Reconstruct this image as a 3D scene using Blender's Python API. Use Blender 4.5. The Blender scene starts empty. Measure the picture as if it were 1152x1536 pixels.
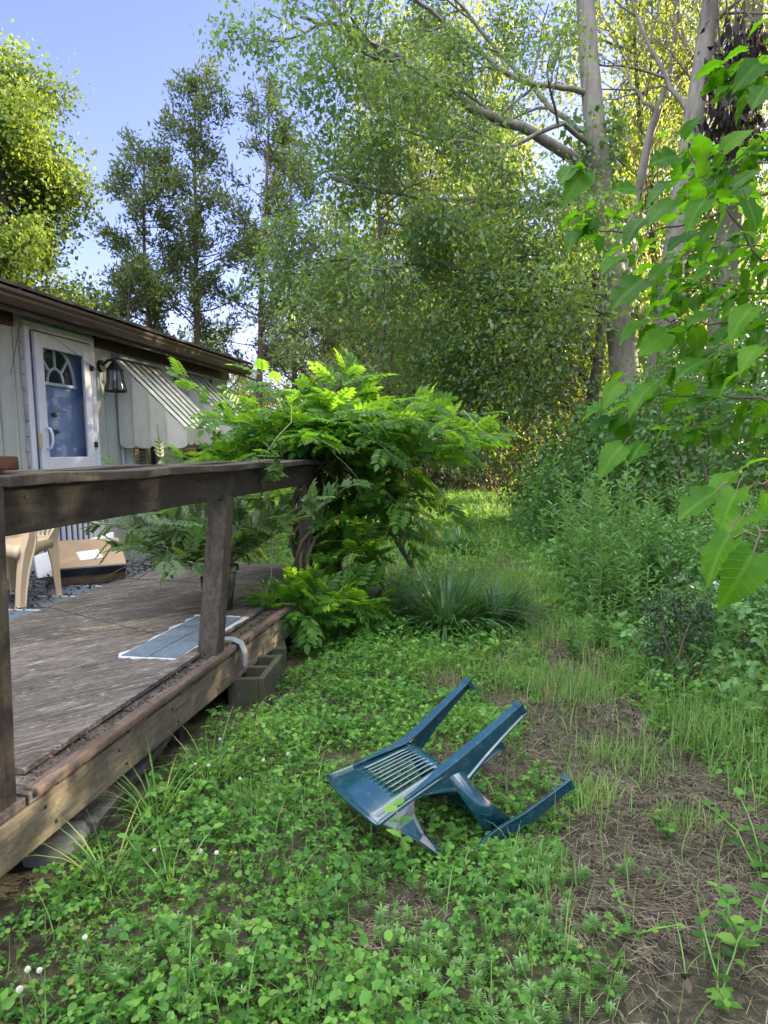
import bpy, math, random
import numpy as np
from mathutils import Vector, Matrix

R = math.radians
SC = bpy.context.scene
COL = SC.collection
rnd = random.Random(7)

# ------------------------------------------------------------------ camera
F, PSI, TH = 1100.0, R(9.6), math.atan(91 / 1100.0)
EYE = np.array([0.0, 0.0, 1.3])
_fw = np.array([-math.sin(PSI) * math.cos(TH), math.cos(PSI) * math.cos(TH), -math.sin(TH)])
_rt = np.array([math.cos(PSI), math.sin(PSI), 0.0])
_up = np.cross(_rt, _fw)
cam_d = bpy.data.cameras.new('camera')
cam = bpy.data.objects.new('camera', cam_d)
COL.objects.link(cam)
cam.location = EYE
cam.rotation_euler = (math.pi / 2 - TH, 0, PSI)
cam_d.sensor_fit = 'AUTO'
cam_d.sensor_width = 36
cam_d.lens = F / 1536 * 36
cam_d.clip_start = 0.02
cam_d.clip_end = 1000
SC.camera = cam


def at(u, v, depth):
    """real point seen at pixel u, v of the 1152 x 1536 photograph, at a known distance"""
    return EYE + depth * (_fw + (u - 576) / F * _rt - (v - 768) / F * _up)


def on(u, v, ax, c):
    """point seen at a pixel on the plane axis = c"""
    d = _fw + (u - 576) / F * _rt - (v - 768) / F * _up
    return EYE + d * ((c - EYE[ax]) / d[ax])


# ------------------------------------------------------------------ noise
def vnoise(x, y, seed=0):
    x = np.asarray(x, float); y = np.asarray(y, float)
    xi = np.floor(x).astype(np.int64); yi = np.floor(y).astype(np.int64)
    fx = x - xi; fy = y - yi
    fx = fx * fx * (3 - 2 * fx); fy = fy * fy * (3 - 2 * fy)

    def h(a, b):
        n = (a * 374761393 + b * 668265263 + seed * 1274126177) & 0x7fffffff
        n = ((n ^ (n >> 13)) * 1103515245) & 0x7fffffff
        return ((n ^ (n >> 16)) & 0xffff) / 65535.0
    return ((h(xi, yi) * (1 - fx) + h(xi + 1, yi) * fx) * (1 - fy)
            + (h(xi, yi + 1) * (1 - fx) + h(xi + 1, yi + 1) * fx) * fy)


def fbm(x, y, seed=0, o=3):
    s = 0; a = .5; t = 0
    for k in range(o):
        s = s + a * vnoise(np.asarray(x) * 2 ** k, np.asarray(y) * 2 ** k, seed + k); t += a; a *= .5
    return s / t


# ------------------------------------------------------------------ meshes
def tagp(o, label=None, cat=None, group=None, kind=None):
    if label: o['label'] = label
    if cat: o['category'] = cat
    if group: o['group'] = group
    if kind: o['kind'] = kind
    return o


def empty(name, loc=(0, 0, 0), label=None, cat=None, group=None, rot=None):
    o = bpy.data.objects.new(name, None)
    COL.objects.link(o)
    o.location = loc
    if rot is not None: o.rotation_euler = rot
    o.empty_display_size = .1
    return tagp(o, label, cat, group)


def link(name, me, mat, parent=None):
    o = bpy.data.objects.new(name, me)
    COL.objects.link(o)
    if mat: me.materials.append(mat)
    if parent: o.parent = parent
    return o


def mk(name, V, Q=None, mat=None, parent=None, T=None, smooth=False, uv=None):
    """mesh object from numpy vertices, quads and triangles"""
    me = bpy.data.meshes.new(name)
    V = np.asarray(V, np.float32).reshape(-1, 3)
    me.vertices.add(len(V)); me.vertices.foreach_set('co', V.ravel())
    loops = []; tot = []
    for A, k in ((Q, 4), (T, 3)):
        if A is not None and len(A):
            A = np.asarray(A, np.int32).reshape(-1, k)
            loops.append(A.ravel()); tot.append(np.full(len(A), k, np.int32))
    loops = np.concatenate(loops); tot = np.concatenate(tot)
    me.loops.add(len(loops)); me.loops.foreach_set('vertex_index', loops)
    me.polygons.add(len(tot))
    start = np.concatenate([[0], np.cumsum(tot)[:-1]]).astype(np.int32)
    me.polygons.foreach_set('loop_start', start)
    me.polygons.foreach_set('loop_total', tot)
    if smooth: me.polygons.foreach_set('use_smooth', np.ones(len(tot), bool))
    if uv is not None:
        l = me.uv_layers.new(name='uv')
        l.data.foreach_set('uv', np.asarray(uv, np.float32)[loops].ravel())
    me.update(calc_edges=True); me.validate()
    return link(name, me, mat, parent)


def scatter(base, M, P):
    """copies of a small base mesh (V, Q): M (n,3,3) matrices, P (n,3) places"""
    BV, BQ = base
    BV = np.asarray(BV, float); BQ = np.asarray(BQ)
    V = np.einsum('nij,vj->nvi', M, BV) + np.asarray(P)[:, None, :]
    Q = BQ[None] + (np.arange(len(P)) * len(BV))[:, None, None]
    return V.reshape(-1, 3), Q.reshape(-1, BQ.shape[1])


def joinq(parts):
    Vs = []; Qs = []; n = 0
    for V, Q in parts:
        if len(V) == 0: continue
        Vs.append(V); Qs.append(np.asarray(Q) + n); n += len(V)
    return np.concatenate(Vs), np.concatenate(Qs)


def frames(D, N):
    """matrices whose columns are side, direction D, normal (near N)"""
    D = D / (np.linalg.norm(D, axis=1, keepdims=True) + 1e-9)
    S = np.cross(D, N); S /= (np.linalg.norm(S, axis=1, keepdims=True) + 1e-9)
    N2 = np.cross(S, D)
    return np.stack([S, D, N2], 2)


class MB:
    """collects hard-surface shapes for ONE mesh"""

    def __init__(s):
        s.V = []; s.F = []

    def add(s, V, Fc):
        n = len(s.V)
        s.V += [tuple(map(float, v)) for v in V]
        s.F += [tuple(i + n for i in f) for f in Fc]
        return s

    def hexa(s, P):
        return s.add(P, [(3, 2, 1, 0), (4, 5, 6, 7), (0, 1, 5, 4), (1, 2, 6, 5), (2, 3, 7, 6), (3, 0, 4, 7)])

    def box(s, x0, x1, y0, y1, z0, z1):
        return s.hexa([(x0, y0, z0), (x1, y0, z0), (x1, y1, z0), (x0, y1, z0), (x0, y0, z1), (x1, y0, z1), (x1, y1, z1), (x0, y1, z1)])

    def bar(s, a, b, w, h, up=(0, 0, 1), w2=None, h2=None):
        """rectangular bar from a to b, w across and h along up"""
        a = np.array(a, float); b = np.array(b, float)
        d = (b - a) / np.linalg.norm(b - a)
        sd = np.cross(d, np.array(up, float)); sd /= np.linalg.norm(sd)
        u = np.cross(sd, d)
        w2 = w if w2 is None else w2; h2 = h if h2 is None else h2
        P = []
        for c, ww, hh in ((a, w, h), (b, w2, h2)):
            for i, j in ((-1, -1), (1, -1), (1, 1), (-1, 1)):
                P.append(c + sd * ww / 2 * i + u * hh / 2 * j)
        return s.hexa(P)

    def tube(s, pts, rad, n=8, cap=True):
        pts = [np.array(p, float) for p in pts]
        m = len(pts)
        if not hasattr(rad, '__len__'): rad = [rad] * m
        V = []; prev = None
        for i, p in enumerate(pts):
            d = pts[min(i + 1, m - 1)] - pts[max(i - 1, 0)]
            d = d / (np.linalg.norm(d) + 1e-9)
            if prev is None:
                u = np.cross(d, (0.31, 0.17, 0.93) if abs(d[2]) < .9 else (1, .1, 0))
            else:
                u = prev - d * (prev @ d)
            u /= (np.linalg.norm(u) + 1e-9); prev = u
            w = np.cross(d, u)
            for k in range(n):
                a = 2 * math.pi * k / n
                V.append(p + rad[i] * (math.cos(a) * u + math.sin(a) * w))
        Fc = []
        for i in range(m - 1):
            for k in range(n):
                k2 = (k + 1) % n
                Fc.append((i * n + k, i * n + k2, (i + 1) * n + k2, (i + 1) * n + k))
        if cap:
            Fc.append(tuple(reversed(range(n)))); Fc.append(tuple(range((m - 1) * n, m * n)))
        return s.add(V, Fc)

    def loft(s, secs, cap=True):
        n = len(secs[0]); V = [p for q in secs for p in q]; Fc = []
        for i in range(len(secs) - 1):
            for k in range(n):
                k2 = (k + 1) % n
                Fc.append((i * n + k, i * n + k2, (i + 1) * n + k2, (i + 1) * n + k))
        if cap:
            Fc.append(tuple(reversed(range(n)))); Fc.append(tuple(range((len(secs) - 1) * n, len(secs) * n)))
        return s.add(V, Fc)

    def prism(s, poly, d):
        """polygon (3-D points) pushed along vector d"""
        n = len(poly); d = np.array(d, float)
        V = [np.array(p, float) for p in poly] + [np.array(p, float) + d for p in poly]
        Fc = [tuple(reversed(range(n))), tuple(range(n, 2 * n))]
        Fc += [(k, (k + 1) % n, n + (k + 1) % n, n + k) for k in range(n)]
        return s.add(V, Fc)

    def build(s, name, mat, parent=None, bevel=0, smooth=False, fn=None):
        me = bpy.data.meshes.new(name)
        V = s.V if fn is None else [fn(v) for v in s.V]
        me.from_pydata(V, [], s.F)
        import bmesh
        bm = bmesh.new(); bm.from_mesh(me)
        bmesh.ops.recalc_face_normals(bm, faces=bm.faces)
        bm.to_mesh(me); bm.free()
        if smooth:
            for p in me.polygons: p.use_smooth = True
        o = link(name, me, mat, parent)
        if bevel:
            b = o.modifiers.new('b', 'BEVEL'); b.width = bevel; b.segments = 2; b.limit_method = 'ANGLE'; b.angle_limit = R(40)
        return o


# ------------------------------------------------------------------ materials
def newmat(name):
    m = bpy.data.materials.new(name); m.use_nodes = True
    nt = m.node_tree; nt.nodes.clear()
    out = nt.nodes.new('ShaderNodeOutputMaterial')
    return m, nt, out


def N(nt, typ, **kw):
    n = nt.nodes.new(typ)
    for k, v in kw.items():
        if k.startswith('i_'):
            n.inputs[k[2:].replace('_', ' ')].default_value = v
        else:
            setattr(n, k, v)
    return n


def c4(c): return (c[0], c[1], c[2], 1)


def ramp(nt, fac, stops):
    r = nt.nodes.new('ShaderNodeValToRGB')
    e = r.color_ramp.elements
    while len(e) < len(stops): e.new(.5)
    for el, (p, c) in zip(e, stops): el.position = p; el.color = c4(c)
    nt.links.new(fac, r.inputs[0])
    return r.outputs[0]


def mix(nt, fac, a, b, blend='MIX'):
    m = nt.nodes.new('ShaderNodeMix'); m.data_type = 'RGBA'; m.blend_type = blend
    for sock, v in ((m.inputs[0], fac), (m.inputs[6], a), (m.inputs[7], b)):
        if isinstance(v, bpy.types.NodeSocket): nt.links.new(v, sock)
        elif isinstance(v, (int, float)): sock.default_value = v
        else: sock.default_value = c4(v)
    return m.outputs[2]


def noise(nt, scale, detail=6, rough=.6, stretch=(1, 1, 1), coord='Object', rot=(0, 0, 0), dist=0.0):
    tc = nt.nodes.new('ShaderNodeTexCoord')
    mp = nt.nodes.new('ShaderNodeMapping')
    mp.inputs['Scale'].default_value = stretch
    vr = nt.nodes.new('ShaderNodeVectorRotate'); vr.rotation_type = 'Z_AXIS'; vr.inputs['Angle'].default_value = rot[2]
    nt.links.new(tc.outputs[coord], vr.inputs[0]); nt.links.new(vr.outputs[0], mp.inputs[0])
    n = nt.nodes.new('ShaderNodeTexNoise')
    n.inputs['Scale'].default_value = scale; n.inputs['Detail'].default_value = detail
    n.inputs['Roughness'].default_value = rough; n.inputs['Distortion'].default_value = dist
    nt.links.new(mp.outputs[0], n.inputs['Vector'])
    return n.outputs['Fac']


def principled(nt, out, col, rough=.7, spec=.3, bump=None, bstr=.3, bdist=.01, metallic=0):
    p = nt.nodes.new('ShaderNodeBsdfPrincipled')
    if isinstance(col, bpy.types.NodeSocket): nt.links.new(col, p.inputs['Base Color'])
    else: p.inputs['Base Color'].default_value = c4(col)
    if isinstance(rough, bpy.types.NodeSocket): nt.links.new(rough, p.inputs['Roughness'])
    else: p.inputs['Roughness'].default_value = rough
    p.inputs['Specular IOR Level'].default_value = spec
    p.inputs['Metallic'].default_value = metallic
    if bump is not None:
        b = nt.nodes.new('ShaderNodeBump'); b.inputs['Strength'].default_value = bstr; b.inputs['Distance'].default_value = bdist
        nt.links.new(bump, b.inputs['Height']); nt.links.new(b.outputs[0], p.inputs['Normal'])
    nt.links.new(p.outputs[0], out.inputs[0])
    return p


def leafm(name, cols, trans, tw=.4, rough=.45, spec=.35, cl=1.2, uvveins=False, dead=None):
    """thin leaves: colour varies from leaf to leaf and from bough to bough; light passes through"""
    m, nt, out = newmat(name)
    geo = nt.nodes.new('ShaderNodeNewGeometry')
    oi = nt.nodes.new('ShaderNodeObjectInfo')
    big = noise(nt, cl, 2, .5)
    a = nt.nodes.new('ShaderNodeMath'); a.operation = 'MULTIPLY_ADD'; a.inputs[1].default_value = .55
    nt.links.new(geo.outputs['Random Per Island'], a.inputs[0])
    b = nt.nodes.new('ShaderNodeMath'); b.operation = 'MULTIPLY_ADD'; b.inputs[1].default_value = .6; b.inputs[2].default_value = -.08
    nt.links.new(big, b.inputs[0]); nt.links.new(b.outputs[0], a.inputs[2])
    k = len(cols)
    col = ramp(nt, a.outputs[0], [(.12 + .76 * i / (k - 1), c) for i, c in enumerate(cols)])
    if dead:
        gt = nt.nodes.new('ShaderNodeMath'); gt.operation = 'GREATER_THAN'; gt.inputs[1].default_value = 1 - dead[0]
        nt.links.new(geo.outputs['Random Per Island'], gt.inputs[0])
        col = mix(nt, gt.outputs[0], col, dead[1])
    hs = nt.nodes.new('ShaderNodeHueSaturation')
    hs.inputs['Hue'].default_value = .5
    vv = nt.nodes.new('ShaderNodeMath'); vv.operation = 'MULTIPLY_ADD'; vv.inputs[1].default_value = .35; vv.inputs[2].default_value = .82
    nt.links.new(oi.outputs['Random'], vv.inputs[0]); nt.links.new(vv.outputs[0], hs.inputs['Value'])
    nt.links.new(col, hs.inputs['Color']); col = hs.outputs[0]
    bump = None
    if uvveins:
        uv = nt.nodes.new('ShaderNodeUVMap')
        sp = nt.nodes.new('ShaderNodeSeparateXYZ'); nt.links.new(uv.outputs[0], sp.inputs[0])
        ab = N(nt, 'ShaderNodeMath', operation='ABSOLUTE'); nt.links.new(sp.outputs[0], ab.inputs[0])
        ph = N(nt, 'ShaderNodeMath', operation='MULTIPLY_ADD'); ph.inputs[1].default_value = -.55
        nt.links.new(ab.outputs[0], ph.inputs[0]); nt.links.new(sp.outputs[1], ph.inputs[2])
        sc = N(nt, 'ShaderNodeMath', operation='MULTIPLY'); sc.inputs[1].default_value = 6.5; nt.links.new(ph.outputs[0], sc.inputs[0])
        fr = N(nt, 'ShaderNodeMath', operation='PINGPONG'); fr.inputs[1].default_value = .5; nt.links.new(sc.outputs[0], fr.inputs[0])
        v1 = N(nt, 'ShaderNodeMapRange'); v1.inputs[1].default_value = .0; v1.inputs[2].default_value = .09; v1.inputs[3].default_value = 1; v1.inputs[4].default_value = 0
        nt.links.new(fr.outputs[0], v1.inputs[0])
        v2 = N(nt, 'ShaderNodeMapRange'); v2.inputs[1].default_value = .0; v2.inputs[2].default_value = .06; v2.inputs[3].default_value = 1; v2.inputs[4].default_value = 0
        nt.links.new(ab.outputs[0], v2.inputs[0])
        mx = N(nt, 'ShaderNodeMath', operation='MAXIMUM'); nt.links.new(v1.outputs[0], mx.inputs[0]); nt.links.new(v2.outputs[0], mx.inputs[1])
        vf = N(nt, 'ShaderNodeMath', operation='MULTIPLY'); vf.inputs[1].default_value = .3; nt.links.new(mx.outputs[0], vf.inputs[0])
        col = mix(nt, vf.outputs[0], col, (.16, .3, .05))
        bump = mx.outputs[0]
    p = principled(nt, out, col, rough, spec, bump, .5, .002)
    t = nt.nodes.new('ShaderNodeBsdfTranslucent')
    tc = mix(nt, .75, col, trans)
    nt.links.new(tc, t.inputs[0])
    ms = nt.nodes.new('ShaderNodeMixShader'); ms.inputs[0].default_value = tw
    nt.links.new(p.outputs[0], ms.inputs[1]); nt.links.new(t.outputs[0], ms.inputs[2])
    nt.links.new(ms.outputs[0], out.inputs[0])
    return m


def woodm(name, c1, c2, axis=1, scale=6, rough=.85, moss=None, fleck=None, bstr=.6, rot=0, dist=.6):
    m, nt, out = newmat(name)
    st = [9, 9, 9]; st[axis] = .9
    g = noise(nt, scale, 8, .65, tuple(st), dist=dist, rot=(0, 0, rot))
    b = noise(nt, 2.2, 4, .6)
    col = ramp(nt, g, [(.32, c1), (.66, c2)])
    dk = mix(nt, .55, col, (c1[0] * .45, c1[1] * .45, c1[2] * .45))
    col = mix(nt, ramp(nt, b, [(.4, (0, 0, 0)), (.65, (1, 1, 1))]), col, dk)
    if moss:
        mo = noise(nt, 3.1, 6, .7)
        col = mix(nt, ramp(nt, mo, [(.5, (0, 0, 0)), (.68, (.7, .7, .7))]), col, moss)
    if fleck:
        st2 = [5, 5, 5]; st2[axis] = 1.2
        fl = noise(nt, 5.5, 7, .7, tuple(st2), dist=1.5, rot=(0, 0, rot))
        col = mix(nt, ramp(nt, fl, [(.56, (0, 0, 0)), (.64, (.85, .85, .85))]), col, fleck)
    grit = noise(nt, 42, 5, .7)
    col = mix(nt, ramp(nt, grit, [(.35, (.55, .55, .55)), (.5, (0, 0, 0))]), col, (c1[0] * .6, c1[1] * .6, c1[2] * .6))
    hb = mix(nt, .4, g, grit)
    principled(nt, out, col, rough, .2, hb, bstr, .008)
    return m


def paintm(name, c, rough=.5, dirt=None, dscale=3, dstretch=(1, 1, 1), d0=.5, d1=.75, spec=.35, amt=.8, metallic=0):
    m, nt, out = newmat(name)
    g = noise(nt, dscale, 7, .65, dstretch)
    fine = noise(nt, 60, 3, .5)
    col = mix(nt, ramp(nt, fine, [(.3, (0, 0, 0)), (.7, (.25, .25, .25))]), c, tuple(x * .8 for x in c))
    if dirt:
        col = mix(nt, ramp(nt, g, [(d0, (0, 0, 0)), (d1, (amt, amt, amt))]), col, dirt)
    principled(nt, out, col, rough, spec, g, .15, .003, metallic)
    return m
# ================================================================== materials of built things
M_deck = woodm('weathered_deck', (.06, .05, .043), (.15, .13, .115), axis=0, moss=(.06, .065, .03))
M_ply = woodm('old_plywood', (.045, .036, .03), (.2, .175, .155), axis=0, scale=2.6, fleck=(.29, .268, .252), bstr=.9, rot=-.95, dist=2.2)
M_rim = woodm('rim_wood', (.1, .085, .06), (.21, .185, .135), axis=1, moss=(.075, .085, .03))
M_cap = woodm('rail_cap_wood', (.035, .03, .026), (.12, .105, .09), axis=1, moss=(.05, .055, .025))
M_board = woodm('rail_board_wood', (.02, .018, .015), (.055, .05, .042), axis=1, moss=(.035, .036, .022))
M_post = woodm('post_wood', (.035, .028, .022), (.095, .078, .062), axis=2, moss=(.06, .06, .035))
M_plank = woodm('grey_plank', (.1, .095, .085), (.24, .225, .2), axis=1)
M_brown = woodm('brown_block', (.03, .016, .01), (.07, .035, .022), axis=1)
M_greypaint = paintm('grey_painted_boards', (.085, .105, .125), .75, (.09, .075, .06), 6, d0=.45, d1=.7)
M_siding = paintm('pale_siding', (.46, .49, .45), .7, (.22, .25, .18), 2.6, (1, 1.6, .22), .43, .75)
M_trimw = paintm('white_trim', (.66, .67, .7), .45, (.55, .55, .5), 4, (1, 1, .4), .6, .85)
M_alum = paintm('white_door_metal', (.68, .7, .74), .35, (.6, .6, .58), 5, (1, 1, .4), .65, .9, spec=.5)
M_blue = paintm('blue_door_paint', (.22, .31, .5), .45, (.17, .24, .4), 3)
M_brownp = paintm('brown_fascia', (.04, .02, .02), .5, (.09, .06, .05), 7, (1, .2, 2), .5, .75, spec=.4)
M_gut = paintm('brown_gutter', (.05, .026, .022), .33, (.12, .085, .07), 6, (1, .15, 1), .55, .8, spec=.5)
M_roof = paintm('mossy_shingle', (.05, .046, .042), .95, (.14, .12, .085), 9, d0=.42, d1=.65)
M_black = paintm('black_metal', (.012, .013, .016), .45, (.04, .04, .04), 8)
M_awn = paintm('stained_awning', (.5, .5, .42), .6, (.26, .29, .19), 3.5, (1, 1, .35), .42, .72)
M_dark = paintm('dark_recess', (.01, .011, .012), .5)
M_conc = paintm('mossy_concrete', (.065, .057, .045), .95, (.04, .052, .018), 7, d0=.4, d1=.58)
M_stone = paintm('grey_stone', (.17, .165, .15), .9, (.08, .095, .04), 6)
M_card = paintm('cardboard', (.36, .25, .16), .85, (.27, .18, .11), 5)
M_cardd = paintm('wet_cardboard', (.2, .14, .08), .85, (.08, .06, .035), 9, d0=.4, d1=.65)
M_tape = paintm('black_tape', (.012, .014, .02), .3, spec=.5)
M_white = paintm('white_label', (.72, .74, .78), .6)
M_foam = paintm('white_foam', (.78, .79, .82), .7)
M_beige = paintm('beige_plastic', (.56, .43, .27), .42, (.42, .31, .19), 5, d0=.55, d1=.85, spec=.45)
M_pot = paintm('black_pot', (.014, .016, .02), .5, (.05, .05, .05), 5)
M_shing = paintm('blue_grey_shingle', (.075, .105, .14), .9, (.13, .165, .2), 70, d0=.45, d1=.6)
M_torn = paintm('torn_white_backing', (.42, .44, .45), .9, (.2, .21, .21), 14)
M_strip = paintm('grey_metal_strip', (.2, .23, .26), .4, spec=.5)
M_soil = paintm('potting_soil', (.03, .024, .018), .95)
M_brassy = paintm('old_brass', (.5, .44, .25), .4, spec=.5)


def glassm(name, tint, rough=.03, fac=.3):
    m, nt, out = newmat(name)
    tr = N(nt, 'ShaderNodeBsdfTransparent'); tr.inputs[0].default_value = c4(tint)
    gl = N(nt, 'ShaderNodeBsdfGlossy'); gl.inputs['Roughness'].default_value = rough
    fr = N(nt, 'ShaderNodeLayerWeight'); fr.inputs[0].default_value = .5
    pw = N(nt, 'ShaderNodeMath', operation='POWER'); pw.inputs[1].default_value = 4; nt.links.new(fr.outputs['Facing'], pw.inputs[0])
    ad = N(nt, 'ShaderNodeMath', operation='MULTIPLY_ADD'); ad.inputs[1].default_value = .6; ad.inputs[2].default_value = fac * .16
    nt.links.new(pw.outputs[0], ad.inputs[0])
    ms = N(nt, 'ShaderNodeMixShader')
    nt.links.new(ad.outputs[0], ms.inputs[0]); nt.links.new(tr.outputs[0], ms.inputs[1]); nt.links.new(gl.outputs[0], ms.inputs[2])
    nt.links.new(ms.outputs[0], out.inputs[0])
    return m


M_glass = glassm('door_glass', (.8, .85, .9))
M_glassd = paintm('dark_glass', (.02, .023, .03), .08, spec=.6)
M_glassl = glassm('lamp_glass', (.85, .87, .9), .1)


def plastic_blue():
    m, nt, out = newmat('teal_blue_plastic')
    g = noise(nt, 9, 5, .6)
    d = noise(nt, 35, 4, .7)
    col = mix(nt, ramp(nt, g, [(.45, (0, 0, 0)), (.8, (.6, .6, .6))]), (.003, .037, .054), (.005, .056, .078))
    col = mix(nt, ramp(nt, d, [(.52, (0, 0, 0)), (.75, (.45, .45, .45))]), col, (.1, .11, .1))
    ro = ramp(nt, g, [(.3, (.1, .1, .1)), (.8, (.28, .28, .28))])
    p = principled(nt, out, col, ro, .5, d, .05, .002)
    p.inputs['Coat Weight'].default_value = .5; p.inputs['Coat IOR'].default_value = 1.75; p.inputs['Coat Roughness'].default_value = .16
    return m


M_chair = plastic_blue()

# ================================================================== mobile home
WX = -3.9


def sag(v):  # the old home has sagged a little towards its far end
    return (v[0], v[1] - .05 * (v[2] - 1.25), v[2])


home = empty('mobile_home', (0, 0, 0), 'pale green sided mobile home with brown gutter and mossy roof', 'house')
# wall: vertical grooved panels with openings for door and windows
w = MB()


def panels(y0, y1, z0, z1):
    y = y0
    while y < y1 - .01:
        y2 = min(y + .2, y1)
        w.box(WX - .1, WX, y, y2 - .012, z0, z1)
        y = y2
    w.box(WX - .1, WX - .012, y0, y1, z0 + .002, z1 - .002)


panels(2.0, 5.5, .1, 2.45)
panels(5.5, 6.52, 2.36, 2.45)
panels(5.5, 6.52, .1, .3)
panels(6.52, 6.98, .1, 2.45)
panels(6.98, 7.85, 2.1, 2.45)
panels(6.98, 7.85, .1, 1.1)
panels(7.85, 8.3, .1, 2.45)
panels(8.3, 9.1, 2.1, 2.45)
panels(8.3, 9.1, .1, 1.1)
panels(9.1, 9.93, .1, 2.45)
w.box(-7.9, WX - .1, 9.83, 9.93, .1, 2.6)
w.box(-7.9, WX - .1, 2.0, 2.1, .1, 2.6)
w.box(-7.9, -7.8, 2.1, 9.83, .1, 2.45)
w.build('wall', M_siding, home, fn=sag)
fb = MB()
y = 2.0
while y < 9.93:
    y2 = min(y + .13, 9.94)
    if y2 < 5.45 or y > 6.5: z0 = 2.285
    else: z0 = 2.4
    fb.box(WX - .005, WX + .035, y, y2 - .006, z0, 2.47)
    y = y2
fb.box(WX - .005, -3.64, 2.0, 9.96, 2.44, 2.462)
fb.box(-3.66, -3.635, 2.0, 9.97, 2.33, 2.5)
fb.build('fascia', M_brownp, home, fn=sag)
g = MB()
prof = [(-3.635, 2.47), (-3.635, 2.375), (-3.60, 2.365), (-3.555, 2.375), (-3.545, 2.41), (-3.55, 2.43), (-3.535, 2.45), (-3.535, 2.475), (-3.545, 2.475), (-3.548, 2.452), (-3.562, 2.432), (-3.558, 2.412), (-3.565, 2.388), (-3.6, 2.378), (-3.625, 2.385), (-3.625, 2.47)]
g.loft([[(x, yy, z) for x, z in prof] for yy in (2.0, 9.98)])
gut = g.build('gutter', M_gut, home, fn=sag)
for yy in (3.5, 5.0, 6.3, 7.6, 8.9):
    MB().box(-3.64, -3.53, yy, yy + .03, 2.478, 2.484).build('gutter_strap', M_black, gut, fn=sag)
r = MB()
nc = 10
for k in range(nc):   # shingle courses climbing to the ridge
    xa = -3.56 - k * .24; xb = xa - .26
    za = 2.505 + k * .05; zb = za + .055
    y = 1.9
    while y < 10.06:
        y2 = min(y + .3 + .05 * rnd.random(), 10.06)
        j = rnd.uniform(-.012, .012); t = .018 + rnd.uniform(0, .012)
        r.hexa([(xb, y, zb), (xa + j, y, za), (xa + j, y2 - .008, za), (xb, y2 - .008, zb), (xb, y, zb + t), (xa + j, y, za + t), (xa + j, y2 - .008, za + t), (xb, y2 - .008, zb + t)])
        y = y2
r.hexa([(-5.95, 1.95, 2.98), (-3.63, 1.95, 2.49), (-3.63, 10.02, 2.49), (-5.95, 10.02, 2.98), (-5.95, 1.95, 3.0), (-3.63, 1.95, 2.505), (-3.63, 10.02, 2.505), (-5.95, 10.02, 3.0)])
r.hexa([(-8.2, 1.95, 2.49), (-5.952, 1.95, 2.98), (-5.952, 10.02, 2.98), (-8.2, 10.02, 2.49), (-8.2, 1.95, 2.52), (-5.952, 1.95, 3.02), (-5.952, 10.02, 3.02), (-8.2, 10.02, 2.52)])
r.add([(-8, 9.9, 2.44), (-3.7, 9.9, 2.44), (-5.95, 9.9, 2.97), (-8, 9.93, 2.44), (-3.7, 9.93, 2.44), (-5.95, 9.93, 2.97)], [(0, 1, 2), (5, 4, 3), (0, 3, 4, 1), (1, 4, 5, 2), (2, 5, 3, 0)])
r.build('roof', M_roof, home, fn=sag)
# entrance door, blue, with a fanlight
d = MB().box(-4.02, -3.975, 5.6, 6.46, .31, 2.3)
door = d.build('door', M_blue, home, bevel=.004, fn=sag)
for (ya, yb, za, zb) in ((5.72, 6.0, .45, 1.05), (6.08, 6.34, .45, 1.05), (5.72, 6.34, 1.78, 1.8), (5.9, 6.3, 1.14, 1.155)):
    MB().box(-3.976, -3.968, ya, yb, za, zb).build('door_panel', M_blue, door, bevel=.003, fn=sag)
cy, cz = 6.02, 1.9
def arc(r0, a0, a1, n, x): return [(x, cy + r0 * math.cos(a0 + (a1 - a0) * i / n), cz + r0 * 1.1 * math.sin(a0 + (a1 - a0) * i / n)) for i in range(n + 1)]
fl = MB()
fl.prism(arc(.285, 0, math.pi, 20, -3.976), (.006, 0, 0))
fan = fl.build('fanlight', M_glassd, door, fn=sag)
mu = MB()
for r0, r1 in ((.3, .272), (.125, .105)):
    o_, i_ = arc(r0, 0, math.pi, 20, -3.972), arc(r1, 0, math.pi, 20, -3.972)
    for k in range(20):
        mu.hexa([o_[k], o_[k + 1], i_[k + 1], i_[k]] + [(p[0] + .016, p[1], p[2]) for p in (o_[k], o_[k + 1], i_[k + 1], i_[k])])
for a in (45, 90, 135):
    ca, sa = math.cos(R(a)), math.sin(R(a)) * 1.1
    mu.bar((-3.963, cy + .118 * ca, cz + .118 * sa), (-3.963, cy + .28 * ca, cz + .28 * sa), .02, .018, up=(1, 0, 0))
mu.bar((-3.962, cy - .31, cz - .012), (-3.962, cy + .31, cz - .012), .018, .026)
mu.build('muntin', M_alum, fan, fn=sag)
kn = MB().tube([(-3.975, 5.97, 1.62), (-3.945, 5.97, 1.62)], [.024, .02], 12)
kn.build('deadbolt', M_black, door, smooth=True, fn=sag)
nb = MB()   # two house numbers and a small pennant
for yy in (5.93, 5.965):
    nb.box(-3.974, -3.97, yy, yy + .024, 1.44, 1.49)
nb.prism([(-3.974, 6.0, 1.49), (-3.974, 6.06, 1.47), (-3.974, 6.0, 1.45)], (.004, 0, 0))
nb.build('number_plate', M_black, door, fn=sag)
ins = MB().box(-4.5, -4.45, 5.3, 6.7, .2, 2.5)
ins.build('entry_wall', M_dark, home, fn=sag)
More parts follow.
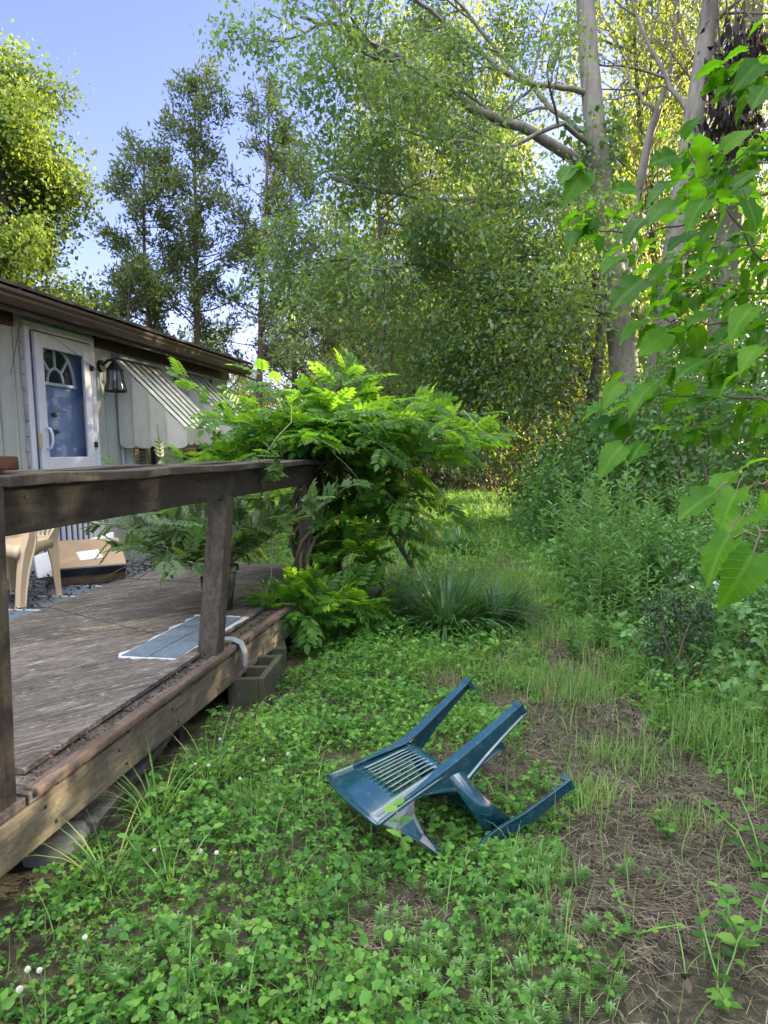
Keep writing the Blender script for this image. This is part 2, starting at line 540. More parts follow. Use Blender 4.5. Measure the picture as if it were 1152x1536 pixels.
# storm door: white metal frame, glass above, barred screen below
fr = MB()
fr.box(-3.97, -3.865, 5.5, 5.56, .3, 2.36).box(-3.97, -3.865, 6.45, 6.52, .3, 2.36).box(-3.97, -3.865, 5.56, 6.45, 2.3, 2.36)
fr.box(-3.97, -3.88, 5.56, 6.45, .3, .33)
fr.build('door_frame', M_trimw, home, bevel=.005, fn=sag)
sd = MB()
sx0, sx1 = -3.9, -3.868
sd.box(sx0, sx1, 5.625, 5.735, .34, 2.29).box(sx0, sx1, 6.335, 6.445, .34, 2.29)
sd.box(sx0, sx1, 5.735, 6.335, 2.17, 2.29).box(sx0, sx1, 5.735, 6.335, .98, 1.25).box(sx0, sx1, 5.735, 6.335, .34, .44)
storm = sd.build('storm_door', M_alum, home, bevel=.006, fn=sag)
MB().add([(-3.884, 5.736, 1.251), (-3.884, 6.334, 1.251), (-3.884, 6.334, 2.169), (-3.884, 5.736, 2.169)], [(0, 1, 2, 3)]).build('glass', M_glass, storm, fn=sag)
MB().box(-3.9, -3.892, 5.736, 6.334, .441, .979).build('screen', paintm('grey_screen', (.13, .15, .19), .7), storm, fn=sag)
ba = MB()
for k in range(7): ba.box(-3.885, -3.868, 5.755 + k * .086, 5.795 + k * .086, .441, .979)
ba.build('guard_bar', M_alum, storm, bevel=.003, fn=sag)
hd = MB().tube([(-3.866, 5.7, 1.5), (-3.83, 5.705, 1.49), (-3.815, 5.71, 1.44), (-3.815, 5.71, 1.38), (-3.83, 5.705, 1.33), (-3.866, 5.7, 1.32)], .011, 8)
hd.build('handle', M_alum, storm, smooth=True, fn=sag)
lk = MB().box(-3.866, -3.85, 5.58, 5.62, 1.33, 1.45)
lk.build('latch_plate', M_brassy, storm, bevel=.004, fn=sag)
for zz in (.7, 1.34, 2.05):
    MB().box(-3.866, -3.858, 6.42, 6.475, zz, zz + .05).build('hinge', M_black, storm, fn=sag)
ck = MB()   # torn caulk strip beside the frame
for k in range(16):
    ck.box(-3.9, -3.885 + .01 * rnd.random(), 5.455 + .02 * rnd.random(), 5.497, .3 + k * .125, .3 + k * .125 + .1 + .02 * rnd.random())
ck.build('caulk_strip', paintm('crumbling_caulk', (.4, .4, .37), .9, (.08, .075, .06), 20), home, fn=sag)
# wall lantern
lx, ly, lz = -3.9, 6.66, 2.12
lamp = MB().tube([(lx, ly, lz), (lx + .03, ly, lz)], [.062, .055], 16).tube([(lx + .03, ly, lz + .01), (lx + .08, ly, lz + .05), (lx + .13, ly, lz + .06), (lx + .15, ly, lz + .03)], .012, 8).build('wall_lamp', M_black, home, fn=sag)
ax = lx + .15
ls = MB().tube([(ax, ly, lz + .05), (ax, ly, lz + .03), (ax, ly, lz - .005), (ax, ly, lz - .04)], [.015, .03, .055, .088], 14)
ls.tube([(ax, ly, lz - .235), (ax, ly, lz - .25)], [.108, .1], 14, cap=False)
for k in range(6):
    a = k * math.pi / 3 + .2
    c, s_ = math.cos(a), math.sin(a)
    ls.tube([(ax + c * .072, ly + s_ * .072, lz - .04), (ax + c * .078, ly + s_ * .078, lz - .14), (ax + c * .105, ly + s_ * .105, lz - .24)], .007, 6)
ls.build('lamp_shade', M_black, lamp, fn=sag)
MB().tube([(ax, ly, lz - .045), (ax, ly, lz - .13), (ax, ly, lz - .22)], [.066, .07, .09], 14, cap=False).build('lamp_glass', M_glassl, lamp, smooth=True, fn=sag)
MB().tube([(ax, ly, lz - .06), (ax, ly, lz - .14)], [.012, .016], 10).build('lamp_bulb', M_white, lamp, smooth=True, fn=sag)


def awning(y0, y1, xo, zt, zb, zside):
    a = MB()
    n = max(3, int((y1 - y0) / .15))
    for k in range(n):   # stepped sloping pans
        ya = y0 + (y1 - y0) * k / n; yb = y0 + (y1 - y0) * (k + 1) / n
        for (q0, q1, up) in ((ya, ya + .55 * (yb - ya), .0), (ya + .55 * (yb - ya), yb, -.022)):
            a.hexa([(WX + .03, q0, zt + up - .006), (WX + .03, q1, zt + up - .006), (xo, q1, zb + up - .006), (xo, q0, zb + up - .006),
                    (WX + .03, q0, zt + up), (WX + .03, q1, zt + up), (xo, q1, zb + up), (xo, q0, zb + up)])
        # drop edge with rounded end
        dr = [(xo, ya, zb + .004), (xo, ya, zb - .13)] + [(xo, ya + (yb - ya) * (.5 - .5 * math.cos(t)), zb - .13 - .035 * math.sin(t)) for t in np.linspace(.5, 2.64, 5)] + [(xo, yb, zb - .13), (xo, yb, zb + .004)]
        a.prism(dr, (.006, 0, 0))
    top = a.build('awning', M_awn, home, fn=sag)
    for ye in (y0, y1):
        s = MB(); m = 4
        for k in range(m):  # scalloped strips of the closed end
            xa = WX + .03 + (xo - WX - .03) * k / m; xb = WX + .03 + (xo - WX - .03) * (k + 1) / m
            zA = zt + (zb - zt) * k / m - .01; zB = zt + (zb - zt) * (k + 1) / m - .01
            zl = zside
            if k: xa -= .02
            cv = lambda x_: ye + .045 * ((x_ - xa) / (xb - xa) - .5)
            pl_ = [(xb, cv(xb), zB), (xa, cv(xa), zA), (xa, cv(xa), zl + .035)] + [(xa + (xb - xa) * (.5 - .5 * math.cos(t)), cv(xa + (xb - xa) * (.5 - .5 * math.cos(t))), zl + .035 - .05 * math.sin(t)) for t in np.linspace(.4, 2.74, 6)] + [(xb, cv(xb), zl + .035)]
            s.prism(pl_, (0, .006, 0))
        s.build('awning_side', M_awn, top, fn=sag)
    MB().hexa([(WX + .002, y0 - .05, zt + .01), (WX + .09, y0 - .05, zt - .005), (WX + .09, y1 + .05, zt - .005), (WX + .002, y1 + .05, zt + .01),
               (WX + .002, y0 - .05, zt + .05), (WX + .1, y0 - .05, zt + .015), (WX + .1, y1 + .05, zt + .015), (WX + .002, y1 + .05, zt + .05)]).build('awning_rail', M_strip, top, fn=sag)


awning(6.92, 7.86, -3.16, 2.225, 1.53, 1.345)
awning(8.26, 9.14, -3.2, 2.245, 1.6, 1.4)
for ya, yb in ((6.98, 7.85), (8.3, 9.1)):
    wf = MB().box(-3.98, -3.885, ya, ya + .06, 1.1, 2.1).box(-3.98, -3.885, yb - .06, yb, 1.1, 2.1).box(-3.98, -3.885, ya + .06, yb - .06, 2.04, 2.1).box(-3.98, -3.87, ya + .06, yb - .06, 1.1, 1.15).box(-3.97, -3.9, ya + .06, yb - .06, 1.57, 1.6)
    win = wf.build('window', M_trimw, home, bevel=.004, fn=sag)
    MB().box(-3.95, -3.945, ya + .06, yb - .06, 1.15, 2.04).build('pane', M_glassd, win, fn=sag)
# louvred vent in the first window
ac = MB().box(-3.88, -3.8, 7.02, 7.06, 1.12, 1.4).box(-3.88, -3.8, 7.3, 7.34, 1.12, 1.4)
for k in range(7): ac.box(-3.87, -3.81, 7.06, 7.3, 1.14 + k * .037, 1.15 + k * .037)
ac.build('window_vent', M_awn, home, fn=sag)
MB().tube([(-3.88, 9.3, 1.3), (-3.88, 9.3, 2.24)], .018, 8).build('blue_pipe', paintm('blue_paint', (.04, .11, .25), .5), home, smooth=True, fn=sag)
# thin cable looping along the fascia
MB().tube([(-3.87, 5.3, 1.9), (-3.86, 5.45, 2.33), (-3.84, 5.9, 2.26), (-3.85, 6.5, 2.07), (-3.87, 6.62, 2.1)], .0022, 5).build('cable', M_black, home, smooth=True, fn=sag)

# ================================================================== deck
deck = empty('wooden_deck', (-2.6, 3.7, 0), 'weathered low wooden deck with railing beside the mobile home', 'deck')
def dk(v): return (v[0] + 2.6, v[1] - 3.7, v[2])
b = MB(); y = .6
while y < 6.25:
    o = rnd.uniform(-.008, .008)
    b.box(-3.86, -1.375 + o, y, y + .132, .262 + rnd.uniform(-.003, .003), .29 + rnd.uniform(-.004, .004))
    y += .142
b.build('deck_boards', M_deck, deck, bevel=.003, fn=dk)
b = MB(); y = .605
while y < 6.2:   # the strip by the house wears grey paint
    b.box(-3.84, -2.75 + rnd.uniform(-.1, .05), y, y + .122, .2925, .2965)
    y += .142
b.build('painted_strip', M_greypaint, deck, fn=dk)
MB().box(-1.415, -1.376, .6, 6.25, .115, .258).build('rim_joist', M_rim, deck, bevel=.005, fn=dk)
MB().box(-3.85, -1.42, 6.2, 6.24, .115, .258).build('rim_joist', M_rim, deck, bevel=.005, fn=dk)
MB().hexa([(-1.415, 1.9, .288), (-1.363, 1.9, .272), (-1.366, 4.6, .275), (-1.415, 4.6, .29), (-1.412, 1.9, .306), (-1.364, 1.9, .302), (-1.368, 4.6, .305), (-1.412, 4.6, .309)]).build('edge_board', woodm('edge_wood', (.075, .052, .04), (.17, .13, .105), axis=1), deck, bevel=.011, fn=dk)
nail = MB().tube([(-.0015, 0, 0), (.0015, 0, 0)], .006, 8).build('nail', M_black, deck)
k = 0
for yy in np.arange(1.95, 5.3, .43):
    for px_, py_, pz_ in ((-1.4185, yy, 1.1), (-1.4185, yy + .03, 1.165), (-1.375, yy, .22), (-1.375, yy + .05, .15)):
        q = nail if k == 0 else nail.copy()
        if k: COL.objects.link(q); q.parent = deck
        q.location = dk((px_, py_, pz_)); k += 1
j = MB()
for yy in (1.3, 2.3, 3.3, 4.3, 5.3): j.box(-3.8, -1.42, yy, yy + .04, .12, .258)
j.build('joist', M_post, deck, fn=dk)
for x_, y_ in ((-1.5, 1.1), (-1.47, 3.02), (-1.5, 4.35), (-1.5, 5.9), (-2.7, 2.2), (-2.7, 4.2), (-3.7, 3.1)):
    MB().box(x_ - .045, x_ + .045, y_ - .045, y_ + .045, -.1, .117 if x_ < -1.55 else .25).build('support_post', M_post, deck, bevel=.005, fn=dk)
def post(x0, y0, z0, x1, y1, z1, w_=.09, nm='railing_post', m=M_post):
    return MB().bar((x0, y0, z0), (x1, y1, z1), w_, w_, up=(1, 0, 0)).build(nm, m, deck, bevel=.006, fn=dk)
post(-1.435, 1.8, .1, -1.435, 1.8, 1.21)
post(-1.44, 3.36, .27, -1.45, 3.575, 1.07, .1)
post(-1.5, 5.22, .25, -1.47, 5.42, 1.19, .1)
post(-1.42, 5.95, .1, -1.42, 5.95, 1.24, .09)
post(-2.6, 6.15, .25, -2.6, 6.15, 1.15, .09)
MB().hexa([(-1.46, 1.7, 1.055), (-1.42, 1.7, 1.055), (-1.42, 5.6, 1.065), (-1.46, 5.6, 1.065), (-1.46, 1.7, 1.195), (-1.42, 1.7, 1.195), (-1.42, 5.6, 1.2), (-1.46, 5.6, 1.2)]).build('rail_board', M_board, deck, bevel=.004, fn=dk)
def capboard(x0, x1, y0, y1, z0, z1, t=.034):
    m_ = MB(); n = 14; T = []; 
    secs = []
    for i in range(n + 1):
        yy = y0 + (y1 - y0) * i / n; zz = z0 + (z1 - z0) * i / n + .004 * math.sin(i * 1.7)
        e = .006 * math.sin(i * 2.9 + x0 * 9)
        secs.append([(x0, yy, zz), (x1 + e, yy, zz), (x1 + e, yy, zz + t), (x0, yy, zz + t)])
    m_.loft(secs)
    return m_.build('rail_cap', M_cap, deck, bevel=.005, fn=dk)
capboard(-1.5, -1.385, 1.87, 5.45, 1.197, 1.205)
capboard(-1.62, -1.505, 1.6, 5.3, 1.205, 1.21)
h0 = at(535, 712, 6.2); h1 = at(618, 848, 6.75)
MB().bar(h0, h1, .09, .04, up=(1, .2, .3)).build('stair_handrail', M_plank, deck, bevel=.004, fn=dk)
st = MB().box(-1.37, -1.05, 5.5, 6.15, .1, .14)
st.build('step', M_deck, deck, bevel=.004, fn=dk)

# plywood sheets laid on the deck
def ply(name, label, P, z=.2975, t=.02):
    m_ = MB().hexa([(x, y, z) for x, y in P] + [(x, y, z + t) for x, y in P])
    return tagp(m_.build(name, M_ply, None, bevel=.002), label, 'plywood')
ply('plywood_sheet', 'weathered grey plywood sheet with flaking grain in front of the leaning railing post', [(-2.86, 1.3), (-1.47, 1.3), (-1.465, 1.98), (-1.465, 2.0)][:0] or [(-2.84, 1.99), (-1.47, 1.985), (-1.475, 3.42), (-2.86, 4.15)])
ply('plywood_sheet', 'darker plywood sheet under the black flower pot', [(-2.865, 4.165), (-1.5, 3.44), (-1.52, 5.05), (-2.95, 5.2)], .2985)
ply('plywood_sheet', 'pale plywood sheet at the far vine covered end of the deck', [(-2.9, 5.23), (-1.53, 5.075), (-1.5, 6.1), (-2.9, 6.12)], .298)

# dark chunk of timber on the rail
tb = MB().hexa([(-1.55, 1.72, 1.243), (-1.455, 1.72, 1.243), (-1.45, 2.0, 1.244), (-1.55, 2.0, 1.244), (-1.55, 1.72, 1.288), (-1.455, 1.72, 1.288), (-1.45, 1.995, 1.286), (-1.548, 2.005, 1.284)])
tagp(tb.build('timber_block', M_brown, None, bevel=.006), 'short dark brown timber block lying on the deck rail', 'timber')


# ------------------------------------------------------------------ armchairs of moulded plastic
def plastic_chair(name, mat, scale, arms=True, slots=9):
    root = empty(name)
    S = scale
    def sc(v): return (v[0] * S, v[1] * S, v[2] * S)
    # backrest: curved panel with slots
    cols = [-1.0, -.72]
    nsl = slots
    for k in range(nsl):
        a = -.68 + 1.36 * k / nsl; cols += [a, a + 1.36 / nsl * .55]
    cols += [.70, 1.0]
    rows = [0, .05, .1, .17, .25, .33, .41, .49, .56, .62, .68, .78, .86, .93, 1.0]
    def bp(s, t):
        hw = .178 + .05 * t + .03 * max(0, t - .45) ** 1.2
        x = s * hw
        yb = -.185 - .105 * t - .028 * (1 - s * s) * (.6 + .4 * t)
        zz = .405 + .385 * t - .035 * s * s * max(0, t - .5)
        return (x, yb, zz)
    V = [bp(s, t) for t in rows for s in cols]; nc = len(cols); Fq = []
    for i in range(len(rows) - 1):
        for k in range(nc - 1):
            slot = (k >= 2 and k < nc - 2 and k % 2 == 0 and 2 <= i < 9)
            if not slot: Fq.append((i * nc + k, i * nc + k + 1, (i + 1) * nc + k + 1, (i + 1) * nc + k))
    bk = MB().add(V, Fq).build('backrest', mat, root, smooth=True, fn=sc)
    so = bk.modifiers.new('s', 'SOLIDIFY'); so.thickness = .006 * S; so.offset = 0
    # rolled edges of the back run down into the rear legs
    ed = MB()
    for sg in (-1, 1):
        pts = [bp(sg * 1.0, t) for t in np.linspace(0, 1, 9)]
        ed.tube([(p[0], p[1], p[2]) for p in pts], .008, 6)
    pts = [bp(s, 1.0) for s in np.linspace(-1, 1, 9)]
    ed.tube(pts, .008, 6)
    if slots > 6:
        fr_ = [bp(-.76, .08), bp(-.76, .64), bp(-.4, .655), bp(0, .66), bp(.4, .655), bp(.76, .64), bp(.76, .08), bp(0, .07), bp(-.76, .08)]
    ed.build('back_rim', mat, bk, smooth=True, fn=sc)
    # seat
    ns = 12; V = []; Fq = []
    for i in range(ns + 1):
        t = i / ns; yy = -.205 + .435 * t
        for k in range(ns + 1):
            s = -1 + 2 * k / ns
            hw = .178 + .065 * t
            e = max(abs(s) ** 6, max(0, t - .8) * 4 if t > .85 else 0)
            V.append((s * hw, yy, .425 - .02 * (1 - s * s) * math.sin(math.pi * min(1, t * 1.1)) - .03 * e * (t > .95) + (-.012 * (abs(s) > .95))))
    n1 = ns + 1
    for i in range(ns):
        for k in range(ns): Fq.append((i * n1 + k, i * n1 + k + 1, (i + 1) * n1 + k + 1, (i + 1) * n1 + k))
    # skirt round the seat
    ring = [i * n1 for i in range(ns + 1)] + [ns * n1 + k for k in range(1, ns + 1)] + [i * n1 + ns for i in range(ns - 1, -1, -1)]
    base = len(V)
    for q in ring:
        v = V[q]; V.append((v[0] * 1.015, v[1] + (.006 if v[1] > .2 else 0), v[2] - .05))
    for a in range(len(ring) - 1): Fq.append((ring[a], ring[a + 1], base + a + 1, base + a))
    se = MB().add(V, Fq).build('seat', mat, root, smooth=True, fn=sc)
    so = se.modifiers.new('s', 'SOLIDIFY'); so.thickness = .006 * S; so.offset = -1
    # legs: tapering channels with a foot
    def angle_leg(P, sg, fwd):
        """L-shaped moulded leg: P = (x, y, z, width of the end plate, depth of the outer plate)"""
        th_ = .007; c = MB(); secs = []
        for x, yq, z, wd, dp in P:
            f_ = fwd
            secs.append([(sg * x, yq, z), (sg * (x - wd), yq, z), (sg * (x - wd), yq + f_ * th_, z), (sg * (x - th_), yq + f_ * th_, z),
                         (sg * (x - th_), yq + f_ * dp * .85, z), (sg * (x - th_), yq + f_ * dp, z), (sg * (x + .008), yq + f_ * dp, z), (sg * (x + .008), yq + f_ * dp * .88, z), (sg * x, yq + f_ * dp * .82, z)])
        c.loft(secs, cap=False)
        x, yq, z, wd, dp = P[-1]
        c.hexa([(sg * (x + .006), yq - fwd * .005, z - .002), (sg * (x - wd - .004), yq - fwd * .005, z - .002), (sg * (x - wd - .004), yq + fwd * (dp + .004), z - .002), (sg * (x + .006), yq + fwd * (dp + .004), z - .002),
                (sg * (x + .004), yq - fwd * .003, z + .018), (sg * (x - wd), yq - fwd * .003, z + .018), (sg * (x - wd), yq + fwd * dp, z + .018), (sg * (x + .004), yq + fwd * dp, z + .018)])
        return c
    for sg in (-1, 1):
        c = angle_leg([(.212, -.268, .66, .012, .012), (.2, -.245, .56, .02, .03), (.191, -.226, .48, .035, .075), (.188, -.214, .42, .05, .12), (.192, -.209, .35, .054, .105), (.199, -.207, .25, .05, .08), (.206, -.206, .12, .044, .06), (.212, -.206, .0, .04, .048)], sg, 1)
        c.build('leg', mat, root, bevel=.002, fn=sc)
        c = angle_leg([(.278, .13, .54, .03, .03), (.276, .165, .46, .045, .08), (.272, .195, .38, .048, .09), (.268, .222, .25, .045, .07), (.267, .24, .12, .042, .058), (.268, .252, 0, .04, .05)], sg, -1)
        c.build('leg', mat, root, bevel=.002, fn=sc)
        # gusset between seat side and front leg
        gs = MB()
        gs.loft([[(sg * .176, -.2, .43), (sg * .184, -.2, .43), (sg * .184, -.2, .37), (sg * .176, -.2, .37)],
                 [(sg * .21, 0, .43), (sg * .218, 0, .43), (sg * .218, 0, .35), (sg * .21, 0, .35)],
                 [(sg * .248, .16, .44), (sg * .256, .16, .44), (sg * .262, .2, .3), (sg * .254, .2, .3)]])
        gs.build('side_apron', mat, root, smooth=True, fn=sc)
        if arms:
            am = MB(); secs = []
            P = [bp(sg * .97, .97), (sg * .262, -.24, .735), (sg * .285, -.14, .69), (sg * .292, -.02, .655), (sg * .288, .09, .62), (sg * .278, .15, .56), (sg * .274, .155, .48)]
            W = [.03, .055, .06, .06, .058, .055, .05]
            P2 = [bp(sg * .99, .5), (sg * .225, -.2, .64), (sg * .25, -.12, .655), (sg * .256, -.02, .63), (sg * .254, .08, .60), (sg * .255, .12, .54), (sg * .256, .125, .48)]
            for p, q in zip(P, P2):
                p = np.array(p); q = np.array(q); off = np.array((0, .003, -.008))
                secs.append([p, q, q + off, p + off])
            am.loft(secs)
            am.build('armrest', mat, root, smooth=False, fn=sc, bevel=.002)
    return root


ch = plastic_chair('plastic_chair', M_chair, .813)
tagp(ch, 'dark blue plastic armchair toppled face down in the clover', 'chair')
Rm = Matrix(((-.6024, .4321, -.6711), (.7981, .3148, -.5137), (-.0108, -.8451, -.5345))).to_4x4()
Rm.normalize()
ch.matrix_world = Matrix.Translation((.0248, 2.6841, .2909)) @ Rm
c2 = plastic_chair('plastic_chair', M_beige, .95, arms=True, slots=6)
tagp(c2, 'beige plastic chair standing on the deck by the door', 'chair')
c2.location = (-3.27, 4.42, .298); c2.rotation_euler = (0, 0, R(172))

# ------------------------------------------------------------------ small things on the deck
bx = empty('cardboard_box', (-3.1, 5.03, .302), 'flat brown cardboard box with black tape and a white label', 'box', rot=(R(25), R(0), R(38)))
bd = MB().hexa([(-.25, 0, 0), (.25, 0, 0), (.25, .4, 0), (-.25, .4, 0), (-.25, 0, .14), (.25, .005, .15), (.25, .4, .145), (-.25, .4, .14)])
bd.build('body', M_cardd, bx, bevel=.006)
MB().hexa([(-.255, -.004, .143), (.255, -.004, .153), (.255, .404, .148), (-.255, .404, .143), (-.255, -.004, .147), (.255, -.004, .157), (.255, .404, .152), (-.255, .404, .147)]).build('lid', M_card, bx, bevel=.002)
MB().hexa([(-.252, -.006, .08), (.252, -.006, .09), (.252, .012, .09), (-.252, .012, .08), (-.252, -.007, .148), (.252, -.007, .158), (.252, .012, .159), (-.252, .012, .149)]).build('tape', M_tape, bx)
MB().hexa([(-.06, .1, .1495), (.1, .12, .1535), (.08, .24, .152), (-.08, .22, .149), (-.06, .1, .152), (.1, .12, .156), (.08, .24, .1545), (-.08, .22, .1515)]).build('label', M_white, bx)
fs = MB().hexa([(-3.62, 5.15, .31), (-3.22, 5.62, .31), (-3.25, 5.64, .31), (-3.65, 5.17, .31), (-3.68, 5.2, .47), (-3.27, 5.68, .62), (-3.3, 5.7, .62), (-3.71, 5.22, .47)])
tagp(fs.build('foam_sheet', M_foam, None, bevel=.004), 'white foam sheet leaning behind the cardboard box', 'foam sheet')

pot = empty('flower_pot', (-1.78, 4.3, .316), 'black plastic flower pot behind the railing post', 'flower pot')
prof = [(.085, 0), (.115, .24), (.128, .245), (.13, .275), (.12, .275), (.112, .235), (.0, .23)]
pb = MB(); pb.tube([(0, 0, z) for _, z in prof[:4]], [r_ for r_, _ in prof[:4]], 24, cap=False)
pb.tube([(0, 0, .0), (0, 0, .002)], [.085, .085], 24)
pb.tube([(0, 0, .275), (0, 0, .235)], [.13, .112], 24, cap=False)
pb.build('pot', M_pot, pot, smooth=False)
MB().tube([(0, 0, .23), (0, 0, .24)], [.112, .11], 20).build('soil', M_soil, pot)

sh = empty('roofing_shingle', (-1.67, 3.62, .3145), 'torn blue grey roofing shingle under the leaning railing post', 'shingle')
P0 = [(-.16, -.44), (.13, -.43), (.165, .45), (-.15, .48)]
tn = []
for k in range(4):
    a = np.array(P0[k]); b2 = np.array(P0[(k + 1) % 4])
    for i in range(14):
        p = a + (b2 - a) * i / 14 * 1.0
        nrm = np.array([(b2 - a)[1], -(b2 - a)[0]]); nrm /= np.linalg.norm(nrm)
        p = p + nrm * (-.004 + .03 * rnd.random() * (1.2 if k != 1 else .3))
        tn.append((p[0], p[1], .002))
MB().prism(tn, (0, 0, .004)).build('torn_backing', M_torn, sh)
sf = MB(); yy = -.43
for (ya, yb) in ((-.425, -.13), (-.122, .17), (.178, .44)):
    for xa, xb in ((-.15, -.012), (-.006, .128)):
        k = rnd.uniform(-.006, .006)
        sf.box(xa + .03 * (ya + .4) * .3, xb + .03 * (ya + .4) * .3, ya + k, yb + k, .0065, .0095)
sf.build('surface', M_shing, sh)
fl_ = MB(); P = [(-1.47, 3.6, .318), (-1.4, 3.57, .325), (-1.35, 3.55, .31), (-1.325, 3.54, .26), (-1.32, 3.53, .2)]
secs = [[(p[0], p[1] - .03, p[2]), (p[0], p[1] + .03, p[2]), (p[0] + .002, p[1] + .03, p[2] + .003), (p[0] + .002, p[1] - .03, p[2] + .003)] for p in P]
tagp(fl_.loft(secs).build('flashing_strip', M_strip, None), 'bent grey strip of metal flashing hanging over the deck edge', 'metal strip')
for k, (x_, y_, l_, rz, lab) in enumerate(((-2.98, 3.95, .34, .0, 'grey shingle strip under the beige chair leg nearest the railing'), (-3.0, 4.38, .36, .03, 'grey shingle strip between the beige chair and the plywood'), (-3.02, 4.78, .34, -.02, 'grey shingle strip in front of the cardboard box'))):
    s_ = MB().box(-.2, .16, -l_ / 2, l_ / 2, 0, .006)
    o = tagp(s_.build('shingle_strip', M_greypaint if k % 2 else M_shing, None, bevel=.001), lab, 'shingle', 'grey strips along the plywood edge')
    o.location = (x_, y_, .299); o.rotation_euler = (0, R(-1.5), rz)
    MB().box(-.2, .16, l_ / 2 - .03, l_ / 2, .0062, .008).build('pale_edge', M_torn, o)

# ------------------------------------------------------------------ blocks, plank and stones under the deck
cb = MB()
x0, x1, y0, y1, z1 = -.1, .1, -.2, .2, .19
cb.box(x0, x0 + .035, y0, y1, 0, z1).box(x1 - .035, x1, y0, y1, 0, z1)
for ya in (y0, -.018, y1 - .036): cb.box(x0 + .035, x1 - .035, ya, ya + .036, 0, z1 - .002)
o = tagp(cb.build('concrete_block', M_conc, None, bevel=.006), 'mossy hollow concrete block under the deck edge', 'concrete block')
o.location = (-1.32, 3.72, -.045); o.rotation_euler = (R(2), R(-3), R(3))
o = tagp(MB().box(-.09, .09, -.19, .19, 0, .12).build('concrete_block', M_conc, None, bevel=.008), 'dark solid concrete block behind the hollow one', 'concrete block')
o.location = (-1.45, 4.32, .0); o.rotation_euler = (0, 0, R(20))
o = tagp(MB().hexa([(-.06, -.42, 0), (.05, -.42, 0), (.05, .42, 0), (-.05, .42, 0), (-.06, -.42, .04), (.05, -.42, .045), (.05, .42, .035), (-.05, .42, .04)]).build('loose_plank', M_plank, None, bevel=.004), 'grey weathered plank lying on the ground along the deck edge', 'plank')
o.location = (-1.47, 2.62, .02); o.rotation_euler = (R(2), R(12), R(7))


def rock(name, label, loc, sx, sy, sz, seed):
    rr = np.random.default_rng(seed)
    n, m = 14, 8; V = []; Fq = []
    for i in range(m + 1):
        ph = math.pi * i / m
        for k in range(n):
            a = 2 * math.pi * k / n
            c = np.array([math.sin(ph) * math.cos(a), math.sin(ph) * math.sin(a), math.cos(ph)])
            c = np.sign(c) * np.abs(c) ** .7
            f_ = .85 + .3 * float(vnoise(c[0] * 2 + seed, c[1] * 2 + c[2], seed))
            V.append(c * f_ * (sx, sy, sz))
    for i in range(m):
        for k in range(n): Fq.append((i * n + k, i * n + (k + 1) % n, (i + 1) * n + (k + 1) % n, (i + 1) * n + k))
    o = MB().add(V, Fq).build(name, M_stone, None, smooth=True)
    o.location = loc
    return tagp(o, label, 'stone')


rock('flat_stone', 'flat grey stone half buried below the deck near its open end', (-1.46, 2.12, -.01), .08, .12, .06, 3)
# ================================================================== leaf materials
rg = np.random.default_rng(11)
YG = (.55, .62, .04)
L_clover = leafm('clover_leaf', [(.016, .055, .014), (.042, .13, .023), (.088, .21, .033), (.17, .3, .055)], (.28, .6, .05), .3, .5, .2, 2.2, dead=(.008, (.22, .18, .07)))
L_weed = leafm('weed_leaf', [(.04, .11, .035), (.08, .185, .055), (.14, .27, .08)], (.28, .55, .08), .3, .5, .2, 1.5)
L_grass = leafm('grass_blade', [(.06, .14, .03), (.11, .22, .045), (.18, .3, .09)], (.35, .6, .1), .35, .5, .35, 1.1, dead=(.06, (.3, .24, .12)))
L_tuft = leafm('strap_leaf', [(.02, .06, .022), (.045, .115, .045), (.1, .2, .08)], (.2, .4, .06), .25, .4, .45, 2)
L_wist = leafm('wisteria_leaf', [(.02, .06, .012), (.045, .125, .02), (.1, .24, .032)], (.35, .7, .03), .42, .45, .3, 2.4, dead=(.01, (.4, .34, .06)))
L_pot = leafm('pot_plant_leaf', [(.03, .075, .02), (.06, .12, .035)], (.25, .42, .06), .3, .45, .4, 2)
L_mul = leafm('mulberry_leaf', [(.01, .045, .003), (.024, .09, .004), (.065, .16, .006)], (.22, .58, .01), .46, .42, .16, 16, uvveins=True)
L_maple = leafm('maple_leaf', [(.045, .1, .022), (.08, .15, .03), (.14, .19, .035)], (.45, .56, .05), .35, .5, .25, .5)
L_oak = leafm('oak_leaf', [(.03, .08, .035), (.06, .13, .05), (.11, .19, .06)], (.35, .55, .05), .38, .42, .45, .45)
L_wood = leafm('woodland_leaf', [(.035, .085, .022), (.07, .135, .032), (.13, .18, .035)], (.55, .62, .07), .38, .5, .3, .4)
L_cedar = leafm('cedar_leaf', [(.055, .1, .045), (.09, .14, .06), (.14, .18, .07)], (.3, .4, .06), .25, .6, .25, .6)
L_shrub = leafm('shrub_leaf', [(.025, .075, .024), (.05, .13, .04), (.1, .21, .065)], (.25, .5, .06), .32, .42, .28, .9)
L_dead = leafm('dry_leaf', [(.02, .015, .014), (.055, .04, .034), (.13, .1, .085)], (.2, .12, .06), .15, .7, .2, 2)
L_straw = leafm('straw', [(.05, .043, .03), (.15, .128, .09), (.39, .345, .255)], (.3, .22, .12), .12, .7, .2, 1.5)
M_bark = paintm('grey_bark', (.25, .228, .2), .9, (.1, .09, .075), 3, (2.5, 2.5, .4), .4, .65)
M_barkd = paintm('dark_bark', (.055, .045, .038), .9, (.1, .085, .07), 3, (2.5, 2.5, .4), .5, .75)
M_barkc = paintm('cedar_bark', (.14, .095, .07), .9, (.07, .055, .045), 3, (3, 3, .3), .4, .65)
M_stem = paintm('brown_stem', (.1, .08, .05), .8, (.05, .04, .03), 6)
M_gstem = paintm('green_stem', (.13, .22, .06), .6)
M_whip = paintm('pale_whip', (.26, .27, .17), .7)
